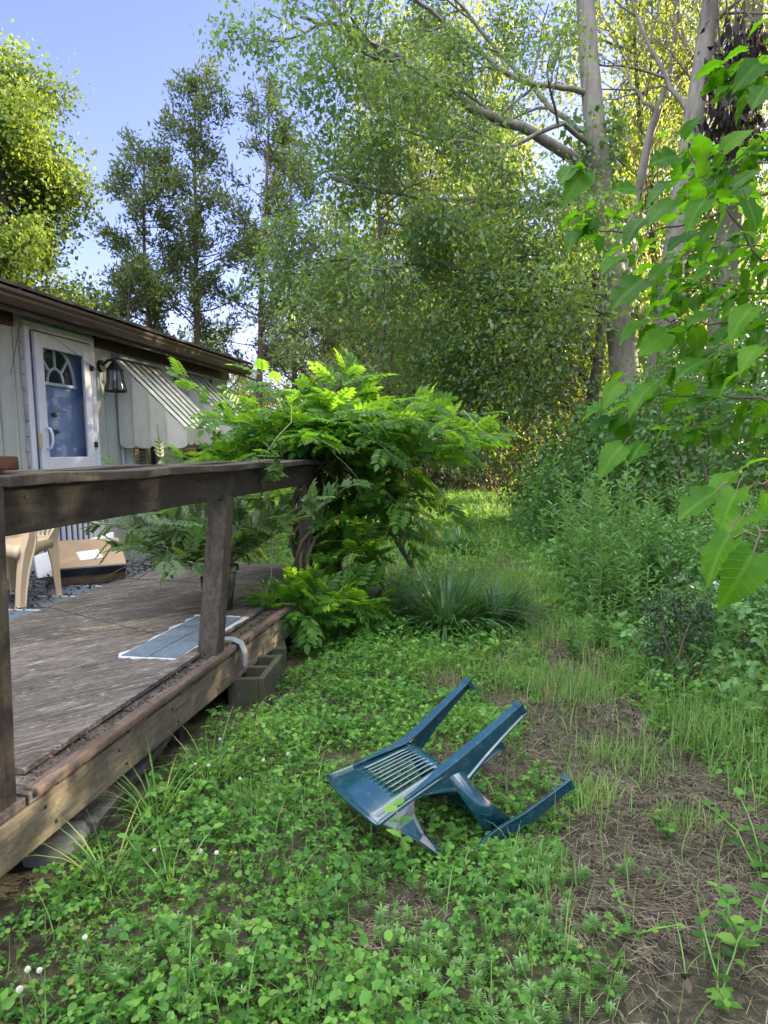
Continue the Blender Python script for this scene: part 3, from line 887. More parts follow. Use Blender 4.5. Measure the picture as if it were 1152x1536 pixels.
M_petal = paintm('clover_white', (.5, .5, .43), .8)

# ------------------------------------------------------------------ base leaves
def quadleaf(w=.3, fold=.07):   # one folded diamond
    return (np.array([(0, 0, 0), (w, .45, fold), (0, 1, -.04), (-w, .45, fold)]), np.array([[0, 1, 2, 3]]))
def foldleaf(w=.3, fold=.1, droop=.12):
    V = [(0, 0, 0), (0, .5, 0), (0, 1, -droop), (w * .8, .28, fold * .8), (w * .75, .7, fold * .6 - droop * .4), (-w * .8, .28, fold * .8), (-w * .75, .7, fold * .6 - droop * .4)]
    return (np.array(V), np.array([[0, 3, 4, 1], [1, 4, 2, 2], [0, 1, 6, 5], [1, 2, 2, 6]]))
def twoquad(w=.3, fold=.1, droop=.1):   # base, two on each side, tip
    V = [(0, 0, 0), (w, .3, fold), (w * .85, .68, fold * .7 - droop * .4), (0, 1, -droop), (-w * .85, .68, fold * .7 - droop * .4), (-w, .3, fold)]
    return (np.array(V), np.array([[0, 1, 2, 3], [0, 3, 4, 5]]))
def compound(offs, leaf):
    """leaf made of several leaflets: offs = (position, yaw, size, pitch)"""
    Ms = []; Ps = []
    for p, yaw, s, pit in offs:
        c, s_ = math.cos(yaw), math.sin(yaw); cp, sp = math.cos(pit), math.sin(pit)
        Rz = np.array([[c, -s_, 0], [s_, c, 0], [0, 0, 1]]); Rx = np.array([[1, 0, 0], [0, cp, -sp], [0, sp, cp]])
        Ms.append(Rz @ Rx * s); Ps.append(p)
    return scatter(leaf, np.array(Ms), np.array(Ps))
def petiole(L, w=.02):
    return (np.array([(-w, 0, -L), (w, 0, -L), (w, 0, 0), (-w, 0, 0)]), np.array([[0, 1, 2, 3]]))
CLOVER = joinq([compound([((0, 0, 0), a, 1, .1) for a in (0, 2.1, -2.1)], (np.array([(0, 0, 0), (.34, .38, .1), (.36, .8, .06), (0, .88, -.04), (-.36, .8, .06), (-.34, .38, .1)]), np.array([[0, 1, 2, 3], [0, 3, 4, 5]]))), petiole(3.0, .03)])
def ivyleaf():
    aa = (.3, .95, 1.6, 2.35); V = [(0, .06, 0)]
    for a in aa: V.append((math.sin(a) * .52, .46 - math.cos(a) * .52, .07 * math.sin(a)))
    V.append((0, 1.0, -.03))
    for a in aa[::-1]: V.append((-math.sin(a) * .52, .46 - math.cos(a) * .52, .07 * math.sin(a)))
    return (np.array(V), np.array([[0, 1, 2, 3], [0, 3, 4, 5], [0, 5, 6, 7], [0, 7, 8, 9]]))
ROUND = joinq([ivyleaf(), petiole(2.4, .025)])
OVAL = joinq([compound([((0, .05, 0), .5, 1, .1), ((0, -.05, 0), 3.4, .9, .1)], twoquad(.36, .1, .16)), petiole(2.4, .025)])
TRI = joinq([compound([((0, .12, 0), 0, 1, 0), ((.05, 0, 0), -1.35, .85, .05), ((-.05, 0, 0), 1.35, .85, .05)], twoquad(.36, .09, .14)), petiole(2.6, .025)])
PINN = compound([((0, .2 + .15 * i, -.02 * i * i / 6), sg * (1.2 - .08 * i), .36 - .015 * abs(i - 2), -.1) for i in range(5) for sg in (-1, 1)] + [((0, .9, -.1), 0, .36, -.2)], twoquad(.24, .06, .14))
PINN = joinq([PINN, (np.array([(-.008, 0, 0), (.008, 0, 0), (.006, .5, -.03), (-.006, .5, -.03), (.005, .9, -.1), (-.005, .9, -.1)]), np.array([[0, 1, 2, 3], [3, 2, 4, 5]]))])
def blade(w=.012, bend=.5, seg=4):
    V = []; 
    for i in range(seg + 1):
        t = i / seg
        V += [(-w * (1 - t ** 2 * .95), bend * t * t, t - bend * .35 * t ** 3), (w * (1 - t ** 2 * .95), bend * t * t, t - bend * .35 * t ** 3)]
    return (np.array(V), np.array([[2 * i, 2 * i + 1, 2 * i + 3, 2 * i + 2] for i in range(seg)]))


def rotz(a): 
    z = np.zeros_like(a); o = np.ones_like(a)
    return np.stack([np.stack([np.cos(a), -np.sin(a), z], -1), np.stack([np.sin(a), np.cos(a), z], -1), np.stack([z, z, o], -1)], -2)
def rotx(a):
    z = np.zeros_like(a); o = np.ones_like(a)
    return np.stack([np.stack([o, z, z], -1), np.stack([z, np.cos(a), -np.sin(a)], -1), np.stack([z, np.sin(a), np.cos(a)], -1)], -2)
def roty(a):
    z = np.zeros_like(a); o = np.ones_like(a)
    return np.stack([np.stack([np.cos(a), z, np.sin(a)], -1), np.stack([z, o, z], -1), np.stack([-np.sin(a), z, np.cos(a)], -1)], -2)


# ================================================================== ground
def gz(x, y):
    x = np.asarray(x, float); y = np.asarray(y, float)
    return .05 * (fbm(x * .8, y * .8, 5, 3) - .5) + .25 * np.clip((x - 1.6) / 4, 0, 1) ** 1.5
def xs_(a, b, fine, far):
    s = list(np.arange(a, b, fine)); st = fine
    hi = b
    while hi < far: st *= 1.35; hi += st; s.append(hi)
    st = fine; lo = a; pre = []
    while lo > -far: st *= 1.35; lo -= st; pre.append(lo)
    return np.array(pre[::-1] + s)
gx = xs_(-4, 5, .07, 300); gy = xs_(0, 12, .07, 320)
GX, GY = np.meshgrid(gx, gy)
bump = .022 * (fbm(GX * 5, GY * 5, 9, 3) - .5) * (np.abs(GX) < 6) * (GY < 14)
GZ = gz(GX, GY) + bump
n_, m_ = len(gx), len(gy)
idx = np.arange(n_ * m_).reshape(m_, n_)
Q = np.stack([idx[:-1, :-1], idx[:-1, 1:], idx[1:, 1:], idx[1:, :-1]], -1).reshape(-1, 4)
def groundmat():
    m, nt, out = newmat('soil_and_thatch')
    a = noise(nt, .9, 6, .65); b = noise(nt, 28, 8, .7, (1, 1, 1)); c = noise(nt, 9, 5, .65, dist=1.2)
    soil = ramp(nt, b, [(.3, (.018, .014, .012)), (.55, (.045, .037, .028)), (.78, (.12, .102, .08))])
    thatch = ramp(nt, b, [(.3, (.035, .027, .02)), (.62, (.12, .098, .075))])
    col = mix(nt, ramp(nt, c, [(.4, (0, 0, 0)), (.62, (1, 1, 1))]), soil, thatch)
    col = mix(nt, ramp(nt, a, [(.42, (0, 0, 0)), (.6, (.5, .5, .5))]), col, (.045, .07, .025))
    principled(nt, out, col, .95, .1, b, .9, .02)
    return m
o = mk('ground', np.stack([GX, GY, GZ], -1).reshape(-1, 3), Q, groundmat(), smooth=True)
o['kind'] = 'structure'

def dirtb(y): return np.interp(y, [1.2, 1.6, 2.0, 2.5, 3.0, 3.4, 4.2, 4.8, 6, 8, 11, 14], [.06, .10, .14, .26, .1, .0, .0, .12, .1, -.1, -.3, -.6])
def dirtr(y): return np.interp(y, [1.2, 2.0, 2.6, 3.4, 4.2, 4.8, 6, 8, 11, 14], [1.4, 1.15, .95, .8, .65, .5, .4, .15, -.1, -.5])
def dirt(x, y):
    """1 on the bare strip with dry grass, 0 in the green"""
    nn = (fbm(x * 2.2, y * 2.2, 21, 3) - .5)
    l = dirtb(y) + nn * .5; r_ = dirtr(y) + nn * .4
    k = np.clip((x - l) / .16, 0, 1) * np.clip((r_ - x) / .2, 0, 1)
    k = k * np.clip(1.15 - .09 * np.maximum(0, y - 3), .15, 1)
    k = np.maximum(k, np.clip((fbm(x * 3.1, y * 3.1, 33, 2) - .65) / .12, 0, .85) * (y < 7))          # thin spots in the green
    k = np.maximum(k, np.clip((-1.27 - x) / .14, 0, 1) * (y < 6.3) * (x > -4.2))                                   # dark earth by and under the deck
    return k
def pick(n, x0, x1, ys, power=1.0):
    """random places in view, more of them near"""
    y = ys[0] + (ys[1] - ys[0]) * rg.random(n) ** power
    x = x0 + (x1 - x0) * rg.random(n)
    return x, y
def infr(x, y, m=.95):
    u = (x * math.cos(PSI) + y * math.sin(PSI)); w = (-x * math.sin(PSI) + y * math.cos(PSI))
    return (np.abs(u) < w * .5236 + m) & (w > .9)

GCH = lambda x, y: .02 + .2 * fbm(x * 4.2, y * 4.2, 41, 3) ** 1.7
GC = []
def cover(base, n, ys, size, keepfn, tilt=.45, hmul=1.0, power=1.3, x0=-1.5, x1=4):
    x, y = pick(n, x0, x1, ys, power)
    k = infr(x, y) & (rg.random(n) < keepfn(x, y))
    x, y = x[k], y[k]; n = len(x)
    s = .88 * size * rg.uniform(.6, 1.25, n) * (1 + .04 * np.maximum(0, y - 3))
    h = GCH(x, y) * hmul * rg.uniform(.25, 1.1, n) * (1 - .55 * dirt(x, y)) * (1 - .65 * np.exp(-(((x - .1) / .3) ** 2 + ((y - 2.35) / .28) ** 2)))
    M = rotz(rg.uniform(0, 6.28, n)) @ rotx(rg.normal(0, tilt, n)) @ roty(rg.normal(0, tilt, n)) * s[:, None, None]
    return scatter(base, M, np.stack([x, y, gz(x, y) + h], -1))
fg = lambda a, b, sd: (lambda x, y: np.clip((fbm(x * 1.7, y * 1.7, sd, 2) - a) / (b - a), 0, 1))
pc, pr, pt = fg(.35, .6, 51), fg(.42, .62, 61), fg(.4, .62, 71)
green = lambda x, y: np.clip(1 - 1.25 * dirt(x, y), .0, 1)
V1 = [cover(CLOVER, 30000, (.95, 6), .014, lambda x, y: green(x, y), hmul=.35),
      cover(TRI, 14000, (.95, 6), .02, lambda x, y: green(x, y), hmul=.5),
      cover(CLOVER, 34000, (.95, 7), .0155, lambda x, y: green(x, y) * (.3 + .7 * pc(x, y))),
      cover(ROUND, 22000, (.95, 7), .023, lambda x, y: green(x, y) * pr(x, y)),
      cover(OVAL, 9000, (.95, 4.5), .033, lambda x, y: green(x, y) * pr(x, y) * .8, hmul=1.3),
      cover(TRI, 30000, (.95, 7), .023, lambda x, y: green(x, y) * (.15 + pt(x, y))),
      cover(TRI, 9000, (.95, 5), .03, lambda x, y: green(x, y) * (.1 + pt(x, y)), hmul=1.35),
      cover(CLOVER, 30000, (6, 20), .03, lambda x, y: green(x, y), power=.8, x0=-6, x1=5, hmul=1.6),
      cover(TRI, 14000, (6, 21), .045, lambda x, y: green(x, y), power=.8, x0=-6, x1=5, hmul=2.0)]
V, Q = joinq(V1)
o = mk('ground_cover', V, Q, L_clover); o['kind'] = 'stuff'
# fine pale bedstraw in patches
bs = joinq([compound([((0, 0, .1 * k), 1.05 * i + k, .33, .35) for k in range(7) for i in range(5)], quadleaf(.13, .03)), (np.array([(-.012, 0, -.2), (.012, 0, -.2), (.01, 0, .7), (-.01, 0, .7)]), np.array([[0, 1, 2, 3]]))])
x, y = pick(6000, -1.2, 1.2, (.95, 3.6), 1.4)
px_ = [(-.16, 1.62, .2), (.06, 1.6, .16), (-.8, 1.58, .14), (.07, 2.12, .13), (.1, 1.9, .09), (-.3, 2.0, .12), (.36, 2.22, .06), (-.45, 3.2, .1)]
kk = np.zeros(len(x))
for a, b2, r_ in px_: kk = np.maximum(kk, np.exp(-(((x - a) ** 2 + (y - b2) ** 2) / (r_ * r_))))
k = (rg.random(len(x)) < kk) & infr(x, y); x, y = x[k], y[k]; n = len(x)
M = rotz(rg.uniform(0, 6.28, n)) @ rotx(rg.normal(0, .35, n)) * rg.uniform(.04, .075, n)[:, None, None]
V, Q = scatter(bs, M, np.stack([x, y, gz(x, y) + .01], -1))
L_bed = leafm('bedstraw_leaf', [(.07, .16, .04), (.12, .24, .07), (.18, .3, .1)], (.35, .6, .1), .3, .5, .35, 2)
o = mk('bedstraw', V, Q, L_bed); o['kind'] = 'stuff'

# grass: thin everywhere, thick in tufts
TUFTS = [(.36, 3.95, .22, .26), (.1, 4.2, .3, .16), (.95, 3.4, .3, .3), (1.15, 2.9, .25, .28), (.25, 5.2, .35, .2), (.5, 3.1, .18, .16), (-.35, 4.3, .4, .14), (-.1, 6.5, .6, .25), (.3, 2.75, .12, .14), (.62, 2.6, .1, .1), (-.9, 2.5, .12, .14), (.12, 2.2, .1, .12), (-.1, 3.35, .2, .14), (.25, 7.2, .4, .3), (.8, 4.3, .3, .25)]
G = []
def grass(n, xf, yf, hf, w, bend, L):
    pass
xs2 = []; ys2 = []; hs2 = []
for a, b2, r_, h in TUFTS:
    n = int(420 * r_ / .25 * (1 if b2 < 5 else .8))
    h *= .72
    xs2.append(a + rg.normal(0, r_ * .55, n)); ys2.append(b2 + rg.normal(0, r_ * .55, n)); hs2.append(h * rg.uniform(.5, 1.2, n))
x, y = pick(9000, -1.3, 3, (1.3, 8), 1.2); k = rg.random(len(x)) < (.35 + .65 * fbm(x * 3, y * 3, 81, 2)) * np.where(dirt(x, y) > .5, .4, np.where(x < .1, .42, .7))
xs2.append(x[k]); ys2.append(y[k]); hs2.append(.07 + .12 * rg.random(k.sum()))
x, y = pick(26000, -7, 4, (6, 21), .8); k = rg.random(len(x)) < .9
xs2.append(x[k]); ys2.append(y[k]); hs2.append((.14 + .2 * rg.random(k.sum())) * (1 + .3 * vnoise(x[k] * .7, y[k] * .7, 3)))
x = np.concatenate(xs2); y = np.concatenate(ys2); h = np.concatenate(hs2)
k = infr(x, y) & ((x > -1.25) | (y > 6.4)); x, y, h = x[k], y[k], h[k]; n = len(x)
parts = []
for b_, sl in ((blade(.012, .35), slice(0, n, 3)), (blade(.014, .75), slice(1, n, 3)), (blade(.01, .15), slice(2, n, 3))):
    m_ = len(x[sl])
    wd = (1 + .18 * np.maximum(0, y[sl] - 4)) * .16 / np.maximum(h[sl], .08)
    S = np.stack([h[sl] * wd * 1.0, h[sl], h[sl]], -1)
    M = rotz(rg.uniform(0, 6.28, m_)) @ rotx(rg.normal(0, .38, m_)) * S[:, None, :]
    parts.append(scatter(b_, M, np.stack([x[sl], y[sl], gz(x[sl], y[sl])], -1)))
V, Q = joinq(parts)
o = mk('grass', V, Q, L_grass); o['kind'] = 'stuff'

# dry straw and leaf litter
x, y = pick(150000, -1.4, 2.5, (.95, 8), 1.25); k = (rg.random(len(x)) < (dirt(x, y) * .95 * np.clip((fbm(x * 4, y * 4, 95, 3) - .3) / .3, .12, 1) + .04) * np.where(x < -1.15, .15, 1)) & infr(x, y); x, y = x[k], y[k]; n = len(x)
st_ = (np.array([(-.5, 0, 0), (.5, 0, 0), (.4, .5, .02), (-.4, .5, .02), (.2, 1, -.01), (-.2, 1, -.01)]) * (1, 1, 1), np.array([[0, 1, 2, 3], [3, 2, 4, 5]]))
Ln = rg.uniform(.018, .1, n)
flow = 2.2 + 2.4 * (fbm(x * 2.5, y * 2.5, 91, 2) - .5) * 3 + rg.normal(0, .8, n)
S = np.stack([rg.uniform(.0011, .0025, n) * (1 + .12 * np.maximum(0, y - 3)), Ln, Ln], -1)
M = rotz(flow) @ rotx(rg.normal(.08, .16, n)) * S[:, None, :]
V, Q = scatter(st_, M, np.stack([x, y, gz(x, y) + .004 + .016 * rg.random(n)], -1))
o = mk('straw', V, Q, L_straw); o['kind'] = 'stuff'
x, y = pick(5200, -3.8, 2.5, (.95, 7), 1.2); k = rg.random(len(x)) < np.where(x < -1.2, .35, dirt(x, y) * .55 + .02); x, y = x[k], y[k]; n = len(x)
crum = (np.array([(0, 0, .1), (.36, .3, .42), (.16, .8, .1), (0, 1.15, .4), (-.42, .7, .3), (-.2, .3, -.05)]), np.array([[0, 1, 2, 3], [0, 3, 4, 5]]))
zz = np.where((x < -1.4) & (y > .7), .3, gz(x, y) + .012)
kd = (x < -1.4); k = ~(kd & (x > -2.9)) ; x, y, zz = x[k], y[k], zz[k]; n = len(x)
M = rotz(rg.uniform(0, 6.28, n)) @ rotx(rg.normal(0, .4, n)) @ roty(rg.normal(0, .4, n)) * rg.uniform(.011, .034, n)[:, None, None]
V, Q = scatter(crum, M, np.stack([x, y, zz + .01], -1))
# debris along the deck edge and against the house
xa = np.concatenate([rg.normal(-1.425, .012, 420), rg.uniform(-3.85, -2.95, 1500)]); ya = np.concatenate([rg.uniform(1.85, 4.6, 420), 2.5 + 3.7 * rg.random(1500)])
n = len(xa); M = rotz(rg.uniform(0, 6.28, n)) @ rotx(rg.normal(0, .5, n)) * np.where(xa > -2, rg.uniform(.005, .018, n), rg.uniform(.01, .035, n))[:, None, None]
V2, Q2 = scatter(crum, M, np.stack([xa, ya, .3 + .012 * rg.random(n)], -1))
xc, yc = pick(16000, -.4, 2.0, (.95, 6), 1.2); k = (rg.random(len(xc)) < dirt(xc, yc)) & (xc > -1.2); xc, yc = xc[k], yc[k]; n = len(xc)
M = rotz(rg.uniform(0, 6.28, n)) @ rotx(rg.normal(0, .6, n)) @ roty(rg.normal(0, .6, n)) * rg.uniform(.004, .016, n)[:, None, None]
V3, Q3 = scatter(crum, M, np.stack([xc, yc, gz(xc, yc) + .012], -1))
V, Q = joinq([(V, Q), (V2, Q2), (V3, Q3)])
o = mk('leaf_litter', V, Q, L_dead); o['kind'] = 'stuff'

# white clover blossoms, one by one
cf = MB()
for k in range(36):
    ph = math.acos(1 - 2 * (k + .5) / 36 * .85); a = k * 2.4
    dv = np.array((math.sin(ph) * math.cos(a), math.sin(ph) * math.sin(a), math.cos(ph)))
    cf.bar(dv * .002, dv * .0068, .002, .002, up=(.3, .5, .8))
blossom = cf.build('clover_blossom', M_petal, None)
tagp(blossom, 'small round white clover blossom among the green leaves', 'blossom', 'white clover blossoms in the ground cover')
stalk = MB().tube([(0, 0, -.002), (.004, 0, -.05), (0, .004, -.11)], .0012, 5).build('stalk', M_gstem, blossom)
spots = [on(u, v, 2, .1)[:2] for u, v in ((42, 1466), (60, 1472), (128, 1420), (293, 1155), (313, 1158), (232, 1285), (360, 1175), (395, 1143), (330, 1110), (275, 1192), (300, 1280), (432, 1140), (30, 1495), (325, 1290))]
for i, (a, b2) in enumerate(spots):
    q = blossom if i == 0 else blossom.copy()
    if i:
        COL.objects.link(q); s2 = stalk.copy(); s2.parent = q; COL.objects.link(s2)
    q.location = (a, b2, .1 + .03 * rnd.random()); q.rotation_euler = (rnd.uniform(-.3, .3), rnd.uniform(-.3, .3), rnd.uniform(0, 6))
    q.scale = [rnd.uniform(.8, 1.15)] * 3

# ================================================================== trees
def path(p, d, L, n, wander, up):
    p = np.array(p, float); d = np.array(d, float); d /= np.linalg.norm(d)
    pts = [p]
    for _ in range(n):
        d = d + rg.normal(0, wander, 3) + np.array((0, 0, up)); d /= np.linalg.norm(d)
        p = p + d * L / n; pts.append(p)
    return np.array(pts)
class Tree:
    def __init__(s): s.wood = MB(); s.tw = []
    def limb(s, pts, r0, r1, n=8):
        pts = np.array(pts); rr = r0 + (r1 - r0) * np.linspace(0, 1, len(pts)) ** .8
        s.wood.tube(pts, list(rr), n); return pts, rr
    def branch(s, pts, rr, lv, P):
        """children along a limb"""
        spec = P[lv]
        k = int(spec['n'] * (.8 + .4 * rnd.random()))
        L0 = np.linalg.norm(np.diff(pts, axis=0), axis=1).sum()
        for i in range(k):
            t = spec.get('t0', .25) + (1 - spec.get('t0', .25)) * (i + rnd.random()) / k
            f_ = t * (len(pts) - 1); a = int(min(f_, len(pts) - 2)); q = pts[a] + (pts[a + 1] - pts[a]) * (f_ - a)
            d = pts[a + 1] - pts[a]; d /= np.linalg.norm(d)
            s_ = rg.normal(0, 1, 3); s_ -= d * (s_ @ d); s_ /= np.linalg.norm(s_) + 1e-9
            an = R(spec['ang'] * rnd.uniform(.7, 1.25))
            d2 = d * math.cos(an) + s_ * math.sin(an) + np.array((0, 0, spec.get('lift', 0)))
            L = spec['L'] * rnd.uniform(.6, 1.2) * (1 - spec.get('taper', .3) * t)
            p2 = path(q, d2, L, spec.get('seg', 4), spec.get('w', .14), spec.get('up', 0))
            r0 = min(float(np.interp(t, np.linspace(0, 1, len(rr)), rr)) * .7, spec['r'])
            if spec.get('draw', True): s.wood.tube(p2, list(np.linspace(r0, r0 * .35, len(p2))), spec.get('sides', 5), cap=False)
            if lv + 1 < len(P): s.branch(p2, np.linspace(r0, r0 * .35, len(p2)), lv + 1, P)
            else: s.tw.append(p2)
    def leaves(s, base, per, spread, size, droop=.4, up=.8, along=0.0, tip=.25, flat=1.0):
        A = []; D = []
        for p in s.tw:
            m = max(1, int(per * rnd.uniform(.6, 1.3)))
            t = tip + (1 - tip) * rg.random(m); f_ = t * (len(p) - 1); a = np.minimum(f_.astype(int), len(p) - 2)
            q = p[a] + (p[a + 1] - p[a]) * (f_ - a)[:, None]
            A.append(q + rg.normal(0, spread, (m, 3)) * (1, 1, flat)); D.append(p[a + 1] - p[a])
        A = np.concatenate(A); D = np.concatenate(D); D /= np.linalg.norm(D, axis=1, keepdims=True) + 1e-9
        n = len(A)
        d = D * along + rg.normal(0, .7, (n, 3)); d[:, 2] -= droop
        nn = rg.normal(0, .6, (n, 3)); nn[:, 2] += up
        M = frames(d, nn) * (size * rg.uniform(.6, 1.3, n))[:, None, None]
        return scatter(base, M, A)


def finish(root, T, leaf, bark, VQ, org):
    org = np.array(org, float)
    tr = T.wood.build('trunk', bark, root, smooth=True, fn=lambda v: (v[0] - org[0], v[1] - org[1], v[2] - org[2]))
    cr = mk('crown', VQ[0] - org, VQ[1], leaf, root)
    return tr, cr
def gp(u, v, depth):
    p = at(u, v, depth); return np.array((p[0], p[1], float(gz(p[0], p[1]))))
def copytree(src, loc, rz, sc_, label=None):
    c = src.copy(); COL.objects.link(c); c.location = loc; c.rotation_euler = (0, 0, rz); c.scale = (sc_[0], sc_[0], sc_[1])
    if label: c['label'] = label
    for ch_ in src.children:
        d_ = ch_.copy(); d_.parent = c; COL.objects.link(d_)
    return c

DIA = quadleaf(.3, .08); DIAW = quadleaf(.42, .1); SLIM = quadleaf(.17, .05)

# --- broadleaf tree behind the house (sunlit)
def maple_at(org, H, seed, width=1.0):
    T = Tree()
    tp, rr = T.limb(path(org - (0, 0, .2), (0.03, 0, 1), H * .8, 8, .05, .02), .2, .05)
    T.branch(tp, rr, 0, [dict(n=26, t0=.2, ang=58, L=4.3 * width, r=.08, taper=.55, w=.1, up=.06, seg=5), dict(n=8, t0=.25, ang=45, L=1.15, r=.025, w=.15, up=.03), dict(n=5, t0=.2, ang=45, L=.55, r=.01, seg=3, sides=4, w=.2)])
    return T
o0 = gp(5, 700, 15.5)
t = empty('maple_tree', o0, 'tall broadleaf tree with yellow sunlit leaves behind the mobile home', 'tree')
T = maple_at(o0, 10.3, 1, .57)
finish(t, T, L_maple, M_barkd, T.leaves(DIAW, 78, .22, .092, .5, .7), o0)
MAPLE = t

# --- cedars
def cedar(org, H, lean, dens, r0=.13, bare=.3, wid=1.0):
    T = Tree()
    tp, rr = T.limb(path(org - (0, 0, .2), (lean, 0, 1), H, 10, .025, .02), r0, .02)
    n = int(46 * dens)
    for i in range(n):
        t_ = bare + (1 - bare) * (i + rnd.random()) / n
        f_ = t_ * (len(tp) - 1); a = int(min(f_, len(tp) - 2)); q = tp[a] + (tp[a + 1] - tp[a]) * (f_ - a)
        az = rnd.uniform(0, 6.28)
        L = wid * (1.75 * (1 - t_) ** .55 + .3) * rnd.uniform(.45, 1.25)
        up_ = rnd.uniform(.15, .6)
        p2 = path(q, (math.cos(az), math.sin(az), up_), L, 5, .12, .07)
        r1 = .03 * (1.1 - t_)
        T.wood.tube(p2, list(np.linspace(r1 + .006, .004, len(p2))), 5, cap=False)
        T.branch(p2, np.linspace(r1, .004, len(p2)), 0, [dict(n=7 + 4 * L, t0=.3, ang=42, L=.55, r=.008, seg=3, w=.15, up=.08, sides=4, taper=.4)])
    for i in range(14):   # dead lower branches
        t_ = .12 + bare * rnd.random(); f_ = t_ * (len(tp) - 1); a = int(f_); q = tp[a]
        az = rnd.uniform(0, 6.28); p2 = path(q, (math.cos(az), math.sin(az), .1), rnd.uniform(.8, 2), 5, .2, 0)
        T.wood.tube(p2, list(np.linspace(.018, .004, 6)), 4, cap=False)
    return T
for i, (u, d, H, ln, lab, dn, bare, wid) in enumerate((
        (300, 19, 10.6, -.02, 'tall slender cedar with bare reddish trunk, the tallest behind the mobile home roof', 1.15, .36, 1.05),
        (246, 18.5, 8.8, -.015, 'thin cedar with dark tufts and an open crown against the sky', 1.0, .4, .95),
        (392, 20, 10.8, .0, 'cedar with a straight dark trunk beside the overhanging oak', 1.0, .3, 1.05),
        (190, 17.5, 5.8, .03, 'low dark cedar between the yellow tree and the tall cedars', .8, .2, 1.0),
        (446, 21.5, 10.6, .0, 'feathery cedar half hidden behind the tip of the oak boughs', .9, .3, 1.1))):
    og = gp(u, 700, d)
    t = empty('cedar_tree', og, lab, 'tree', 'cedars behind the house')
    T = cedar(og, H, ln, dn, bare=bare, wid=wid)
    finish(t, T, L_cedar, M_barkc, T.leaves(SLIM, 21, .09, .14, -.1, .3, along=.9, tip=.15), og)
og = gp(552, 700, 15.5)
t = empty('cedar_tree', og, 'dark spreading cedar with several reddish stems behind the wisteria', 'tree')
T = Tree()
for dx, L, r_ in ((0, 5.4, .13), (.25, 4.6, .08), (-.3, 4.2, .07)):
    tp, rr = T.limb(path(og + (dx, 0, -.2), (dx * .5, 0, 1), L, 7, .06, .02), r_, .02)
    T.branch(tp, rr, 0, [dict(n=12, t0=.4, ang=65, L=1.9, r=.03, taper=.4, w=.15, up=.03, seg=5), dict(n=9, t0=.25, ang=45, L=.6, r=.008, seg=3, sides=4)])
finish(t, T, L_cedar, M_barkc, T.leaves(SLIM, 18, .09, .15, .1, .5, along=.7, tip=.1), og)

# --- the big oak whose boughs hang over the clearing
og = gp(946, 700, 13)
oak = empty('oak_tree', og, 'big grey trunked tree whose long boughs hang over the clearing', 'tree')
T = Tree()
trunk = np.array([og - (0, 0, .2)] + [at(u, v, 13) for u, v in ((943, 620), (933, 520), (920, 420), (906, 310), (893, 200), (884, 100), (878, 0), (872, -110), (868, -240), (880, -400), (900, -560))])
tp, rr = T.limb(trunk, .3, .1, 12)
OAKP = [dict(n=7, t0=.2, ang=50, L=1.9, r=.035, taper=.4, w=.13, up=-.01, seg=5), dict(n=6, t0=.2, ang=45, L=.9, r=.014, w=.16, up=-.02, seg=4), dict(n=5, t0=.15, ang=45, L=.45, r=.006, seg=3, sides=4, w=.2, up=-.03)]
def limbs(T, lst):
    for r0, r1, PP, pts in lst:
        p = np.array([at(*q) for q in pts])
        # smooth the polyline
        tt = np.linspace(0, len(p) - 1, len(p) * 3); q = np.stack([np.interp(tt, range(len(p)), p[:, c]) for c in range(3)], 1)
        q[1:-1] += rg.normal(0, .02, q[1:-1].shape)
        pp, rr_ = T.limb(q, r0, r1, 8); T.branch(pp, rr_, 0, PP)
limbs(T, [
    (.12, .025, OAKP, [(890, 258, 13), (850, 228, 12.8), (790, 196, 12.5), (720, 170, 12.2), (655, 128, 11.9), (600, 85, 11.6), (550, 58, 11.4), (495, 38, 11.2), (450, 25, 11)]),
    (.075, .02, OAKP, [(918, 440, 13), (860, 437, 12.6), (790, 432, 12.2), (735, 412, 11.9), (660, 397, 11.6), (590, 392, 11.3), (535, 384, 11.1), (470, 395, 11)]),
    (.07, .02, OAKP, [(898, 205, 13), (860, 190, 13.2), (800, 130, 13.4), (740, 70, 13.6), (690, 10, 13.6), (650, -60, 13.6)]),
    (.06, .02, OAKP, [(890, 140, 13), (840, 130, 12.7), (770, 120, 12.4), (700, 60, 12), (640, 10, 11.6), (590, -30, 11.2), (530, -20, 11)]),
    (.05, .015, OAKP, [(905, 300, 13), (840, 320, 12.3), (760, 310, 11.7), (680, 300, 11.3), (600, 290, 11), (530, 280, 10.8), (495, 265, 10.8)]),
    (.05, .015, OAKP, [(912, 360, 13), (850, 350, 12.4), (780, 370, 11.9), (700, 350, 11.6), (620, 340, 11.4), (560, 330, 11.3)]),
    (.05, .015, OAKP, [(895, 230, 13), (840, 180, 12.2), (770, 220, 11.8), (690, 215, 11.4), (610, 200, 11.1), (540, 150, 10.9)]),
    (.06, .02, OAKP, [(872, -100, 13), (800, -140, 13), (700, -180, 12.5), (600, -160, 12)]),
    (.06, .02, OAKP, [(872, -100, 13), (950, -160, 13), (1050, -200, 13), (1150, -200, 13)]),
    (.045, .015, OAKP, [(925, 470, 13.1), (860, 500, 13), (790, 510, 12), (720, 500, 11.8), (660, 490, 11.6)]),
])
finish(oak, T, L_oak, M_bark, T.leaves(quadleaf(.26, .06), 30, .14, .09, .55, .7, along=.5), og)

